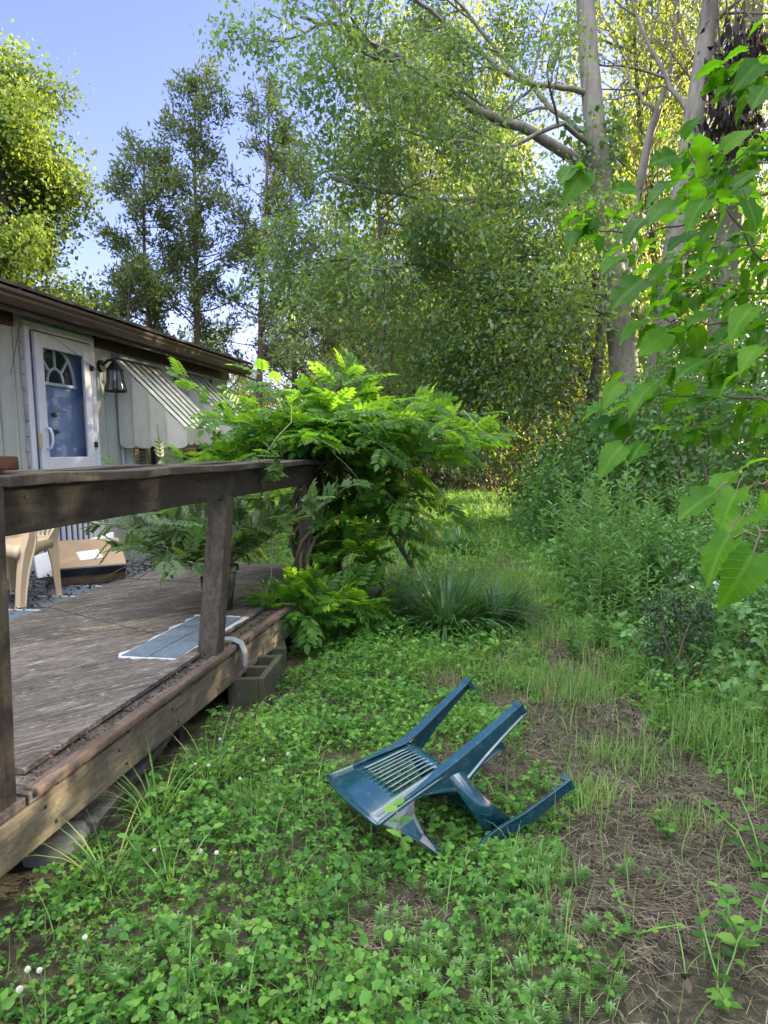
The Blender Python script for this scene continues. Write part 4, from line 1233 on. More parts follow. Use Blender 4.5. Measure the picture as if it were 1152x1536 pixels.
# --- two more big trunks with ivy, and a dark slender one
def bigtree(pts, r0, r1, limbs_, lab, leaf, per=11):
    og = gp(pts[0][0], pts[0][1], pts[0][2])
    t = empty('broadleaf_tree', og, lab, 'tree')
    T = Tree(); T.limb(np.array([og - (0, 0, .2)] + [at(*p) for p in pts]), r0, r1, 12)
    limbs(T, limbs_)
    finish(t, T, leaf, M_bark, T.leaves(quadleaf(.26, .06), per, .16, .1, .55, .7, along=.5), og)
    return t, og
BP = [dict(n=7, t0=.2, ang=50, L=2.2, r=.035, taper=.4, w=.13, up=.0, seg=5), dict(n=5, t0=.2, ang=45, L=1.0, r=.014, w=.16, seg=4), dict(n=4, t0=.15, ang=45, L=.5, r=.006, seg=3, sides=4, w=.2, up=-.03)]
t2, o2 = bigtree([(985, 620, 14), (990, 540, 14), (1005, 430, 14), (1022, 310, 14), (1040, 190, 14), (1058, 70, 14), (1070, -20, 14), (1085, -180, 14), (1100, -380, 14)], .3, .14,
        [(.07, .02, BP, [(1040, 180, 14), (1000, 120, 14.3), (960, 40, 14.6), (930, -60, 14.8)]), (.08, .02, BP, [(1085, -180, 14), (1000, -300, 14.5), (900, -360, 15)]), (.08, .02, BP, [(1085, -180, 14), (1200, -260, 13.5), (1320, -320, 13)]),
         (.05, .015, BP, [(1062, 40, 14), (1120, -10, 13.5), (1200, -60, 13)]), (.05, .015, BP, [(1030, 260, 14), (1080, 230, 14.5), (1140, 190, 15)])],
        'tall grey trunk leaning away, second from the oak, ivy at its foot', L_wood)
t3, o3 = bigtree([(1075, 600, 15), (1083, 480, 15), (1095, 340, 15), (1108, 200, 15), (1122, 80, 15), (1135, -30, 15), (1150, -200, 15), (1170, -380, 15)], .32, .16,
        [(.06, .02, BP, [(1105, 230, 15), (1060, 140, 15.5), (1020, 40, 16), (990, -60, 16)]), (.08, .02, BP, [(1150, -200, 15), (1250, -300, 14), (1380, -340, 13)]), (.07, .02, BP, [(1150, -200, 15), (1080, -330, 15.6), (1000, -420, 16)]), (.05, .015, BP, [(1122, 80, 15), (1180, 20, 14.5), (1260, -40, 14)])],
        'grey trunk at the far side hung with a curtain of dark dead vine', L_wood)
def ivy(root, org, pts, r_, n, leaf, size=.12, nm='ivy'):
    p = np.array([at(*q) for q in pts]); tt = rg.random(n) * (len(p) - 1); q = np.stack([np.interp(tt, range(len(p)), p[:, c]) for c in range(3)], 1)
    a = rg.uniform(0, 6.28, n); off = np.stack([np.cos(a), np.sin(a), np.zeros(n)], 1)
    lum = .8 + 1.0 * fbm(q[:, 2] * 1.5, a, 7, 2) ** 2
    P_ = q + off * (r_ * lum * rg.uniform(.7, 1.25, n))[:, None]
    d = off * .4 + rg.normal(0, .4, (n, 3)); d[:, 2] -= .9
    M = frames(d, off + rg.normal(0, .35, (n, 3))) * (size * rg.uniform(.6, 1.3, n))[:, None, None]
    V, Q = scatter(DIAW, M, P_)
    return mk(nm, V - org, Q, leaf, root)
ivy(t2, o2, [(990, 640, 14), (1003, 500, 14), (1015, 400, 14)], .42, 500, L_shrub)
ivy(t3, o3, [(1090, 480, 15), (1104, 300, 15), (1112, 190, 15)], .5, 1500, L_shrub)
ivy(oak, og, [(936, 500, 12.98), (915, 370, 12.98), (900, 260, 12.98), (893, 170, 12.98)], .42, 1100, L_oak, .13)
dv = empty('dead_vine', at(1110, 160, 13.6), 'hanging mass of dark dry leaves on the farthest grey trunk', 'vine')
P_ = []
for k in range(420):
    t_ = rnd.random(); u = 1085 + 45 * rnd.gauss(0, .5) + 10 * t_ + (1 - t_) * 25; v = 20 + 200 * t_ ** .8
    P_.append(at(u + rnd.gauss(0, 8), v, 13.6 + rnd.gauss(0, .2)))
P_ = np.array(P_); n = len(P_); d = rg.normal(0, .35, (n, 3)); d[:, 2] -= 1
V, Q = scatter(quadleaf(.22, .12), frames(d, rg.normal(0, 1, (n, 3))) * rg.uniform(.14, .34, n)[:, None, None], P_)
L_deadv = leafm('dead_vine_leaf', [(.02, .016, .02), (.04, .03, .035), (.07, .05, .045)], (.08, .05, .03), .1, .7, .2, 2)
mk('foliage', V - np.array(dv.location), Q, L_deadv, dv)
m_ = MB()
for k in range(5):
    m_.tube([at(1075 + 14 * k, -20, 13.6) - np.array(dv.location), at(1080 + 12 * k, 90, 13.6) - np.array(dv.location), at(1078 + 10 * k, 215, 13.6) - np.array(dv.location)], .02, 5)
m_.build('stem', M_barkd, dv, smooth=True)
# dark crooked tree
og = gp(893, 700, 12)
t = empty('broadleaf_tree', og, 'dark crooked small tree with forked stems in front of the big oak trunk', 'tree')
T = Tree(); T.limb(np.array([og - (0, 0, .2), at(890, 590, 12), at(897, 545, 12), at(903, 490, 12), at(893, 420, 12.1), at(880, 350, 12.3)]), .13, .05, 8)
limbs(T, [(.08, .02, OAKP, [(897, 545, 12), (880, 515, 11.9), (862, 480, 11.7), (845, 440, 11.5), (830, 400, 11.3), (790, 380, 11)]),
          (.05, .015, OAKP, [(893, 590, 12), (860, 550, 11.7), (820, 530, 11.4), (770, 540, 11), (710, 560, 10.8)]),
          (.045, .012, OAKP, [(905, 470, 12), (870, 455, 11.6), (838, 450, 11.3), (800, 470, 11), (740, 460, 10.8)]),
          (.04, .012, OAKP, [(892, 600, 12), (850, 610, 11.5), (800, 600, 11.2), (760, 610, 11)])])
finish(t, T, L_oak, M_barkd, T.leaves(quadleaf(.26, .06), 24, .16, .09, .55, .7, along=.5), og)
# slender forked tree between the big trunks
og = gp(960, 700, 16)
t = empty('broadleaf_tree', og, 'slender forked tree between the two big grey trunks', 'tree')
T = Tree(); T.limb(np.array([og - (0, 0, .2), at(940, 500, 16), at(950, 330, 16), at(975, 200, 16), at(1000, 130, 16), at(1012, 60, 16), at(1018, -30, 16), at(1020, -150, 16)]), .14, .05, 8)
limbs(T, [(.07, .02, BP, [(1000, 130, 16), (1030, 100, 15.8), (1070, 80, 15.6), (1105, 40, 15.4)]), (.05, .02, BP, [(985, 170, 16), (950, 130, 16.4), (920, 90, 17)]), (.05, .02, BP, [(1015, 0, 16), (960, -60, 16.5), (900, -120, 17)]), (.05, .015, BP, [(950, 330, 16), (1000, 300, 16.4), (1060, 320, 17)])])
finish(t, T, L_wood, M_bark, T.leaves(quadleaf(.26, .06), 9, .17, .1, .5, .7, along=.5), og)

# --- woodland behind: four tree shapes copied about
protos = []
for k, (H, wd) in enumerate(((11, 1.0), (13, 1.1), (8.5, .9))):
    T = Tree(); z0 = np.zeros(3)
    tp, rr = T.limb(path((0, 0, -.2), (rnd.uniform(-.08, .08), 0, 1), H * .85, 8, .06, .02), .17, .04)
    T.branch(tp, rr, 0, [dict(n=15, t0=.18, ang=58, L=3.4 * wd, r=.06, taper=.5, w=.12, up=.03, seg=5), dict(n=7, t0=.2, ang=48, L=1.4, r=.02, w=.15, seg=4), dict(n=5, t0=.15, ang=45, L=.7, r=.008, seg=3, sides=4, w=.2)])
    t = empty('woodland_tree', (0, 0, 0), 'leafy tree in the sunlit wood closing off the clearing', 'tree', 'trees of the wood behind the clearing')
    finish(t, T, L_wood, M_barkd, T.leaves(DIA, 26, .22, .14, .5, .7), z0)
    protos.append([t, False])
WOODS = [(180, 26), (330, 27), (440, 25), (500, 29), (560, 24), (620, 27), (655, 23.5), (700, 30), (740, 25), (790, 22.5), (820, 28), (860, 24), (905, 30), (950, 31), (1030, 32), (60, 28), (-40, 30), (390, 33), (590, 35), (760, 36), (880, 37), (260, 33)]
for i, (u, d) in enumerate(WOODS):
    P_ = protos[i % 3]
    loc = gp(u, 700, d); loc[2] = 0
    s_ = rnd.uniform(.8, 1.1); hh = s_ * rnd.uniform(.85, 1.1)
    if u < 480: s_ *= .8; hh *= .5
    if not P_[1]:
        P_[1] = True; P_[0].location = loc; P_[0].rotation_euler = (0, 0, rnd.uniform(0, 6)); P_[0].scale = (s_, s_, hh)
    else: copytree(P_[0], loc, rnd.uniform(0, 6.28), (s_, hh))
for u, d, s_, hh in ((870, 27, 1.15, 1.55), (780, 26.5, 1.1, 1.4), (1130, 20, .9, 1.4), (1010, 19.5, .8, 1.35), (690, 28, 1.1, 1.4)):
    loc = gp(u, 700, d); loc[2] = 0; copytree(protos[rnd.randrange(2)][0], loc, rnd.uniform(0, 6), (s_, hh))
# trees standing to the side of the clearing, they shade it
for i, (x_, y_, s_, h_) in enumerate(((7.5, 6, 1.0, 1.05), (9.5, 10.5, 1.1, 1.1), (7, 13.5, 1.0, 1.1), (12, 5, 1.1, 1.1), (13, 14, 1.2, 1.2), (6.5, 1.5, .95, .95), (16, 9, 1.2, 1.2), (4.3, 3.6, .85, .95), (5.6, 8.5, .8, 1.0), (9.5, 16.3, 1.0, 1.0), (12.5, 18.2, 1.1, 1.1))):
    copytree(protos[i % 3][0], (x_, y_, .2), rnd.uniform(0, 6), (s_, h_), 'leafy tree standing beside the clearing beyond the shrubs')['group'] = 'trees beside the clearing'

# --- shrubs
def shrub(name, label, org, blobs, dens, leaf, base, size, group=None, stems=10, cat='shrub', droop=.4, sr=1.0):
    org = np.array(org, float)
    t = empty(name, org, label, cat, group)
    A = []; Nn = []
    for bx_, by_, bz_, rx, ry, rz in blobs:
        n = int(dens * (rx * ry + rx * rz + ry * rz))
        d = rg.normal(0, 1, (n, 3)); d /= np.linalg.norm(d, axis=1, keepdims=True)
        rr = 1 - .5 * rg.random(n) ** 1.4 + .7 * (fbm(d[:, 0] * 3 + bx_, d[:, 1] * 3 + d[:, 2] * 4, 3, 2) - .5)
        p = d * rr[:, None] * (rx, ry, rz) + (bx_, by_, bz_)
        A.append(p); Nn.append(d)
    A = np.concatenate(A); Nn = np.concatenate(Nn)
    k = A[:, 2] > .02; A, Nn = A[k], Nn[k]; n = len(A)
    d = Nn * .7 + rg.normal(0, .55, (n, 3)); d[:, 2] -= droop
    nn = Nn * .5 + rg.normal(0, .45, (n, 3)); nn[:, 2] += .6
    V, Q = scatter(base, frames(d, nn) * (size * rg.uniform(.6, 1.3, n))[:, None, None], A)
    m_ = MB()
    for _ in range(stems):
        b_ = blobs[rnd.randrange(len(blobs))]
        e = np.array((b_[0] + rnd.gauss(0, b_[3] * .5), b_[1] + rnd.gauss(0, b_[4] * .5), b_[2] + b_[5] * rnd.uniform(0, .8)))
        s0 = np.array((e[0] * .35 + rnd.gauss(0, .05), e[1] * .35 + rnd.gauss(0, .05), -.05))
        mid = (s0 + e) / 2 + rg.normal(0, .08, 3) * (1, 1, .3)
        m_.tube([s0, mid, e], [.016 * sr, .011 * sr, .004 * sr], 5, cap=False)
    m_.build('stem', M_stem, t, smooth=True)
    mk('foliage', V, Q, leaf, t)
    return t
LF = twoquad(.27, .07, .12)
SHR = [
    ('honeysuckle_thicket', 'honeysuckle thicket with rounded top in front of the big grey trunks', (900, 9.5), [(0, 0, .9, 1.0, .9, .9), (.5, .3, 1.6, .8, .7, .6), (-.5, -.2, .6, .6, .6, .6)]),
    ('honeysuckle_thicket', 'tall honeysuckle thicket behind the mulberry leaves', (1050, 8.5), [(0, 0, 1.0, 1.1, .9, 1.0), (.6, .2, 1.9, .9, .8, .7), (-.4, .3, 1.7, .7, .6, .6)]),
    ('honeysuckle_thicket', 'dark thicket at the side edge behind the lowest mulberry leaves', (1160, 7), [(0, 0, .8, .8, .8, .9), (.3, .4, 1.6, .8, .7, .8)]),
    ('honeysuckle_thicket', 'small honeysuckle thicket at the far corner of the clearing', (835, 12.5), [(0, 0, .8, .9, .8, .8), (.4, .2, 1.3, .7, .6, .6)]),
    ('honeysuckle_thicket', 'high honeysuckle thicket climbing around the trunk foot', (985, 11.5), [(0, 0, 1.2, 1.3, .9, 1.2), (.6, 0, 2.2, 1.0, .8, .8)]),
    ('honeysuckle_thicket', 'thicket of pale leaves filling the gap under the farthest trunk', (1120, 11), [(0, 0, 1.4, 1.4, 1.0, 1.4), (.3, 0, 2.6, 1.1, .8, .9)]),
]
for nm, lab, (u, d), bl in SHR:
    shrub(nm, lab, gp(u, 760, d), bl, 950, L_shrub, LF, .075, 'thickets beside the clearing', 14)
L_brush = leafm('brush_leaf', [(.018, .036, .014), (.035, .065, .022), (.075, .11, .03)], (.5, .52, .04), .34, .6, .2, .6)
# dark brush closing the far end of the clearing
for i, (u, d, s_, lab) in enumerate(((600, 21.5, 1.0, 'dry brown brush behind the sloping handrail'), (655, 22, 1.1, 'tangled brush with dark twigs in the middle of the far edge'), (715, 21.5, 1.1, 'twiggy brush lit yellow from behind'), (770, 20.5, 1.1, 'dense brush at the foot of the dark crooked tree'), (545, 20, 1.0, 'leafy brush seen through the wisteria'), (820, 17.5, 1.0, 'green brush where the thickets meet the wood'))):
    og = gp(u, 740, d)
    t = shrub('brush', lab, og, [(0, 0, .9 * s_, 1.5, .8, 1.0 * s_), (.5, .2, 1.9 * s_, 1.2, .7, .8 * s_), (-.7, 0, 1.6 * s_, .9, .6, .8)], 190, L_brush, DIA, .13, 'brush at the far edge', 70)
# privet-like small bushes near
SM = twoquad(.3, .08, .1)
shrub('privet_bush', 'small dark privet bush standing on the bare path edge', gp(1015, 1035, 4.15), [(0, 0, .15, .15, .14, .15), (.1, .02, .3, .1, .1, .14), (-.1, .03, .27, .1, .09, .13), (.0, 0, .5, .07, .07, .15), (-.05, .05, .42, .11, .1, .1), (.15, 0, .47, .05, .05, .13), (-.16, 0, .4, .05, .05, .1), (.06, 0, .4, .12, .1, .09)], 9500, leafm('privet_leaf', [(.018, .04, .02), (.03, .065, .03), (.05, .09, .045)], (.12, .25, .05), .22, .45, .4, 3), SM, .021, None, 16, sr=.3)
shrub('privet_bush', 'low privet bush half hidden at the side edge of the view', gp(1120, 1010, 4.6), [(0, 0, .25, .4, .3, .28), (.25, .1, .4, .3, .25, .25)], 6500, L_shrub, SM, .026, None, 16, sr=.4)
shrub('privet_bush', 'grey green bush behind the small dark privet', gp(1040, 905, 6.0), [(0, 0, .35, .5, .4, .38), (.4, .1, .45, .5, .4, .4), (-.3, .1, .5, .3, .3, .3)], 4200, L_weed, SM, .034, None, 20, sr=.4)
shrub('privet_bush', 'bushy weed growth under the big hanging mulberry leaf', gp(1130, 900, 5.6), [(0, 0, .4, .5, .4, .42), (.2, .3, .7, .4, .35, .3)], 4200, L_weed, SM, .034, None, 16, sr=.4)

# --- tall weeds: upright stems set with narrow leaves
def weedmesh(H, n, ll, seed):
    rr = np.random.default_rng(seed)
    m_ = MB(); A = []; D = []; Nn = []
    for sidx in range(n):
        a = rr.uniform(0, 6.28); r0 = rr.uniform(0, .12)
        p = path((r0 * math.cos(a), r0 * math.sin(a), -.02), (math.cos(a) * .15, math.sin(a) * .15, 1), H * rr.uniform(.6, 1.0), 6, .04, .03)
        m_.tube(p, list(np.linspace(.006, .002, 7)), 5, cap=False)
        k = int(46 * H)
        for j in range(k):
            t_ = .08 + .92 * j / k; f_ = t_ * 6; b_ = int(min(f_, 5)); q = p[b_] + (p[b_ + 1] - p[b_]) * (f_ - b_)
            az = j * 2.4 + rr.uniform(-.3, .3); A.append(q); D.append((math.cos(az), math.sin(az), .25 + .9 * t_)); Nn.append((0, 0, 1))
    A = np.array(A); D = np.array(D) + rr.normal(0, .15, (len(A), 3)); Nn = np.array(Nn) + rr.normal(0, .25, (len(A), 3))
    zt = A[:, 2] / H
    V, Q = scatter(twoquad(.13, .03, .3), frames(D, Nn) * (ll * (1.1 - .6 * zt) * rr.uniform(.7, 1.2, len(A)))[:, None, None], A)
    return m_, V, Q
WP = []
for k, (H, n, ll) in enumerate(((.95, 5, .1), (.75, 7, .09), (1.2, 4, .11))):
    m_, V, Q = weedmesh(H, n, ll, 50 + k)
    t = empty('tall_weed', (0, 0, 0), 'upright weed with narrow leaves in the green bank beside the path', 'weed', 'tall weeds beside the path')
    m_.build('stem', M_gstem, t, smooth=True); mk('foliage', V, Q, L_weed, t)
    WP.append([t, False])
WS = [(915, 900, 5.8, 2, 1.0), (890, 915, 5.6, 0, .9), (935, 880, 6.2, 2, 1.0), (960, 880, 6.0, 1, 1.0), (985, 865, 6.4, 0, 1.0), (870, 880, 6.6, 1, 1.0), (850, 850, 7.4, 0, 1.1), (905, 850, 7.2, 2, .95), (940, 840, 7.4, 0, 1.1), (1010, 880, 5.8, 1, .9), (1050, 850, 6.6, 2, .9), (1085, 860, 6.2, 0, 1.0), (1000, 830, 7.6, 2, 1.0), (830, 810, 9.0, 1, 1.1), (865, 815, 8.6, 0, 1.1), (810, 790, 10.5, 2, .9), (845, 790, 10, 1, 1.2), (1110, 830, 6.8, 1, 1.2), (1140, 880, 5.6, 2, .9), (970, 920, 5.2, 1, .8), (900, 955, 4.9, 0, .5), (862, 975, 4.6, 1, .45), (1075, 930, 5.0, 1, .7), (925, 905, 5.5, 1, .9), (880, 835, 8, 2, .9), (955, 815, 8.4, 1, 1.2), (1030, 815, 8.2, 0, 1.2), (780, 775, 13, 1, 1.1), (800, 765, 14, 0, 1.2)]
for i, (u, v, d, k, s_) in enumerate(WS):
    P_ = WP[k]; loc = gp(u, v, d)
    s_ *= 1.15
    if not P_[1]:
        P_[1] = True; c = P_[0]; c.location = loc; c.scale = (s_, s_, s_)
    else: c = copytree(P_[0], loc, rnd.uniform(0, 6.28), (s_, s_ * rnd.uniform(.85, 1.1)))
# low weeds with broad leaves filling the bank: uncountable
x, y = pick(32000, -.2, 7, (1.6, 13), .9)
k = infr(x, y, .4) & (x > dirtr(y) + .1 + .35 * (fbm(x * 1.5, y * 1.5, 77, 2) - .3)); x, y = x[k], y[k]; n = len(x)
h = (.12 + .45 * np.clip((x - dirtr(y)) / 1.2, 0, 1)) * fbm(x * 1.3, y * 1.3, 78, 3) * 1.5 * rg.uniform(.1, 1, n)
M = rotz(rg.uniform(0, 6.28, n)) @ rotx(rg.normal(0, .55, n)) @ roty(rg.normal(0, .5, n)) * (rg.uniform(.02, .05, n) * (1 + .05 * y))[:, None, None]
V, Q = scatter(TRI, M, np.stack([x, y, gz(x, y) + h], -1))
o = mk('undergrowth', V, Q, L_weed); o['kind'] = 'stuff'

# --- clumps of strap leaves
def tuftmesh(n, H, spread, w, seed):
    rr = np.random.default_rng(seed); ps = []
    for k in range(4):
        m_ = n // 4; a = rr.uniform(0, 6.28, m_); r_ = spread * .25 * np.sqrt(rr.random(m_))
        ln = np.clip(rr.normal(.5, .32, m_), 0, 1.25)
        hh = H * rr.uniform(.6, 1.15, m_)
        M = rotz(a - math.pi / 2) @ rotx(-ln) * np.stack([np.full(m_, w), hh, hh], -1)[:, None, :]
        ps.append(scatter(blade(.5, (.25, .5, .8, .4)[k], 5), M, np.stack([r_ * np.cos(a), r_ * np.sin(a), np.zeros(m_)], -1)))
    return joinq(ps)
for i, (u, v, d, n, H, sp, lab) in enumerate(((668, 942, 5.35, 560, .52, .6, 'big clump of dark strap leaves beside the path, the nearest one'), (738, 938, 5.5, 420, .4, .55, 'low clump of arching strap leaves touching the biggest clump'), (690, 822, 9.4, 240, .42, .6, 'clump of dark strap leaves in the middle of the clearing'), (612, 808, 10.3, 200, .42, .5, 'clump of strap leaves beside the sloping handrail'), (620, 940, 5.6, 160, .4, .35, 'thin clump of strap leaves between the biggest clump and the wisteria'))):
    V, Q = tuftmesh(n, H, sp, .02 if d < 7 else .026, 30 + i)
    o = mk('grass_clump', V, Q, L_tuft); tagp(o, lab, 'grass clump', 'strap leaved clumps'); o.location = gp(u, v, d)
V, Q = tuftmesh(34, .3, .16, .006, 60)
for loc, lab in (((-1.2, 2.32, 0), 'tall tuft of grass with seed heads against the deck edge'), ((-1.13, 2.62, 0), 'thinner tuft of grass leaning on the deck edge'), ((-1.18, 1.95, 0), 'drooping tuft of grass by the half buried stone')):
    o = mk('grass_clump', V, Q, L_grass); tagp(o, lab, 'grass clump', 'grass tufts along the deck'); o.location = loc; o.rotation_euler = (0, 0, rnd.uniform(0, 6))

# --- young weeds near the bottom corner: stems with paired leaves
for i, (loc, rz, s_, lab) in enumerate((((.62, 1.92, 0), .5, 1.0, 'leafy weed with paired leaves at the bottom corner of the bare ground'), ((.5, 1.72, 0), 2.2, .9, 'trailing weed with paired leaves, nearest on the straw'), ((.78, 2.3, 0), 3.3, 1.1, 'bright weed with paired leaves at the side edge of the straw'), ((.55, 2.5, 0), 1.0, .7, 'small seedling with bright leaves on the straw'), ((.34, 1.95, 0), 4.0, .6, 'tiny seedling alone on the bare straw'), ((-.28, 2.12, .0), 1.2, 1.15, 'single upright weed stalk in front of the toppled chair'), ((-.95, 1.9, 0), .3, 1.0, 'pale young weed bending over beside the deck'))):
    t = empty('young_weed', loc, lab, 'weed'); m_ = MB(); A = []; D = []
    for sI in range(3 if i != 5 else 1):
        a = rnd.uniform(0, 6.28); p = path((0, 0, 0), (math.cos(a) * (.7 if i != 5 else .1), math.sin(a) * (.7 if i != 5 else .1), 1), .22 * s_, 5, .12, -.04 if i != 5 else .05)
        m_.tube(p, [.0025] * 6, 5)
        for j in range(1, 6):
            for sg in (0, math.pi): A.append(p[j]); az = a + 1.57 + sg + j * .9; D.append((math.cos(az), math.sin(az), .25))
    A = np.array(A); D = np.array(D); V, Q = scatter(twoquad(.3, .06, .15), frames(D, np.array([(0, 0, 1.)] * len(A)) + rg.normal(0, .2, (len(A), 3))) * (.045 * s_ * rg.uniform(.6, 1.2, len(A)))[:, None, None], A)
    m_.build('stem', M_gstem, t, smooth=True); mk('foliage', V, Q, L_clover, t)

# white tub half hidden in the weeds
tub = empty('plastic_tub', gp(1098, 905, 5.4) + np.array((0, 0, .12)), 'white plastic tub half hidden in the weeds behind the hanging mulberry leaf', 'tub')
MB().tube([(0, 0, 0), (0, 0, .2)], [.1, .125], 24, cap=False).tube([(0, 0, 0), (0, 0, .003)], [.1, .1], 24).build('tub_wall', M_foam, tub, smooth=False)
MB().tube([(.128 * math.cos(a), .128 * math.sin(a), .2) for a in np.linspace(0, 2 * math.pi, 25)], .007, 6).build('rim', M_foam, tub, smooth=True)

# ================================================================== wisteria on the deck corner
wo = np.array((-1.45, 5.5, 0.0))
wi = empty('wisteria_vine', wo, 'sprawling wisteria vine covering the deck corner and railing', 'vine')
BL = [(-1.3, 5.6, 1.42, .58, .5, .24, 400), (-1.3, 5.75, 1.72, .28, .3, .2, 170), (-1.75, 5.5, 1.42, .42, .35, .15, 210), (-2.15, 5.4, 1.22, .32, .25, .08, 110), (-.8, 5.9, 1.5, .45, .4, .2, 230), (-.45, 6.1, 1.42, .28, .3, .1, 70), (-1.25, 5.5, 1.0, .26, .3, .4, 210), (-1.18, 5.4, .5, .24, .3, .35, 150), (-1.34, 4.7, .26, .2, .28, .13, 130), (-1.12, 4.95, .2, .28, .28, .16, 110), (-1.0, 5.7, .85, .2, .25, .35, 90)]
A = []; D = []
for bx_, by_, bz_, rx, ry, rz, n in BL:
    n = int(n * (.38 if bz_ > 1.1 else .7)); d = rg.normal(0, 1, (n, 3)); d[:, 2] = np.abs(d[:, 2]) * rg.choice([1, 1, 1, -.7], n); d /= np.linalg.norm(d, axis=1, keepdims=True)
    A.append(d * rg.uniform(.3, 1.0, (n, 1)) * (rx, ry, rz) + (bx_, by_, bz_))
    dd = d * (1, 1, .5) + rg.normal(0, .5, (n, 3)); D.append(dd)
shoots = []
for k in range(74):
    a = rnd.uniform(0, 6.28) if k % 3 else rnd.choice((rnd.gauss(.3, .4), rnd.gauss(3.3, .4)))
    lo = k % 5 == 0
    s0 = np.array((-1.35 + rnd.gauss(0, .3), 5.6 + rnd.gauss(0, .22), (1.0 if lo else 1.35) + rnd.gauss(0, .08)))
    L = rnd.uniform(.4, 1.08) * (1.0 if math.cos(a) > .6 else .95)
    p = path(s0, (math.cos(a), math.sin(a) * .7, rnd.uniform(.05, .62) if not lo else -.1), L, 8, .12, -.075)
    shoots.append(p)
    m = int(13 * L) + 3
    for q in range(m):
        t_ = .12 + .88 * (q + rnd.random() * .5) / m; f_ = min(t_, 1) * 8; b_ = int(min(f_, 7)); c = p[b_] + (p[b_ + 1] - p[b_]) * (f_ - b_)
        tg = p[b_ + 1] - p[b_]; tg /= np.linalg.norm(tg); sd = np.cross(tg, (0, 0, 1.)); sd /= np.linalg.norm(sd) + 1e-6
        A.append(c[None]); D.append((tg * .7 + sd * (1 if q % 2 else -1) * rnd.uniform(.5, 1.1) + np.array((0, 0, rnd.uniform(-.45, .3))))[None])
A = np.concatenate(A); D = np.concatenate(D); k = (A[:, 2] > .12) & ~((A[:, 1] < 5.4) & (A[:, 0] > -1.7) & (A[:, 2] > .95) & (A[:, 2] < 1.32)); A, D = A[k], D[k]; n = len(A)
Nn = rg.normal(0, .5, (n, 3)); Nn[:, 2] += 1
V, Q = scatter(PINN, frames(D, Nn) * rg.uniform(.12, .25, n)[:, None, None], A)
mk('foliage', V - wo, Q, L_wist, wi)
m_ = MB()
for k in range(9):   # twisting stems round the corner post
    ph = rnd.uniform(0, 6.28); pts = []
    for i in range(12):
        t_ = i / 11; r_ = .1 + .06 * rnd.random(); a = ph + t_ * rnd.uniform(3, 6)
        pts.append(np.array((-1.49 + r_ * math.cos(a) + .02 * t_, 5.3 + r_ * math.sin(a) + .15 * t_, .02 + 1.35 * t_)) - wo)
    m_.tube(pts, list(np.linspace(.02, .008, 12)), 6)
for p in shoots: m_.tube([q - wo for q in p], list(np.linspace(.006, .0015, len(p))), 5, cap=False)
for k in range(30):
    b_ = BL[rnd.randrange(6)]; e = np.array((b_[0] + rnd.gauss(0, b_[3] * .6), b_[1] + rnd.gauss(0, b_[4] * .6), b_[2] + b_[5] * .6))
    s0 = np.array((-1.45 + rnd.gauss(0, .1), 5.5 + rnd.gauss(0, .1), 1.15)); mid = (s0 + e) / 2 + np.array((0, 0, .15))
    m_.tube([s0 - wo, mid - wo, e - wo], [.009, .006, .003], 5, cap=False)
m_.build('stem', M_stem, wi, smooth=True)
m_ = MB()
for pts in (((-1.5, 5.0, 1.62), (-1.49, 4.95, 1.5), (-1.56, 4.85, 1.4), (-1.63, 4.8, 1.28)), ((-1.12, 5.1, 1.62), (-1.0, 5.08, 1.5), (-.84, 5.1, 1.3), (-.7, 5.2, 1.12)), ((-.35, 5.9, 1.62), (-.2, 5.85, 1.45), (-.02, 5.9, 1.22)), ((-1.62, 4.7, 1.0), (-1.5, 4.55, .8), (-1.5, 4.5, .5), (-1.55, 4.45, .3))):
    MB().tube([np.array(p) - wo for p in pts], [.0035, .003, .003, .002][:len(pts)], 6).build('whip', M_whip, wi, smooth=True)


# --- plant in the pot
po = np.array((-1.78, 4.3, .55))
t = empty('potted_plant', po, 'leafy arching plant growing from the black pot', 'plant')
m_ = MB(); A = []; D = []
for k in range(34):
    a = rnd.uniform(0, 6.28); L = rnd.uniform(.5, 1.05)
    p = path(po, (math.cos(a) * .9 - .25, math.sin(a) * .6, rnd.uniform(.4, 1.2)), L, 6, .14, -.05)
    m_.tube([q - po for q in p], list(np.linspace(.006, .002, 7)), 5, cap=False)
    for j in range(16):
        t_ = .2 + .8 * rnd.random(); f_ = t_ * 6; b_ = int(min(f_, 5)); A.append(p[b_] + (p[b_ + 1] - p[b_]) * (f_ - b_)); D.append(np.array((p[b_ + 1] - p[b_]) / L * 3) + rg.normal(0, .6, 3))
A = np.array(A); D = np.array(D); k = A[:, 2] > .66; A, D = A[k], D[k]; n = len(A); Nn = rg.normal(0, .3, (n, 3)); Nn[:, 2] += 1
V, Q = scatter(compound([((0, .1 + .2 * i, 0), sg * 1.0, .42, 0) for i in range(4) for sg in (-1, 1)] + [((0, .8, 0), 0, .42, 0)], twoquad(.26, .06, .1)), frames(D, Nn) * rg.uniform(.08, .15, n)[:, None, None], A)
m_.build('stem', M_stem, t, smooth=True); mk('foliage', V - po, Q, L_pot, t)

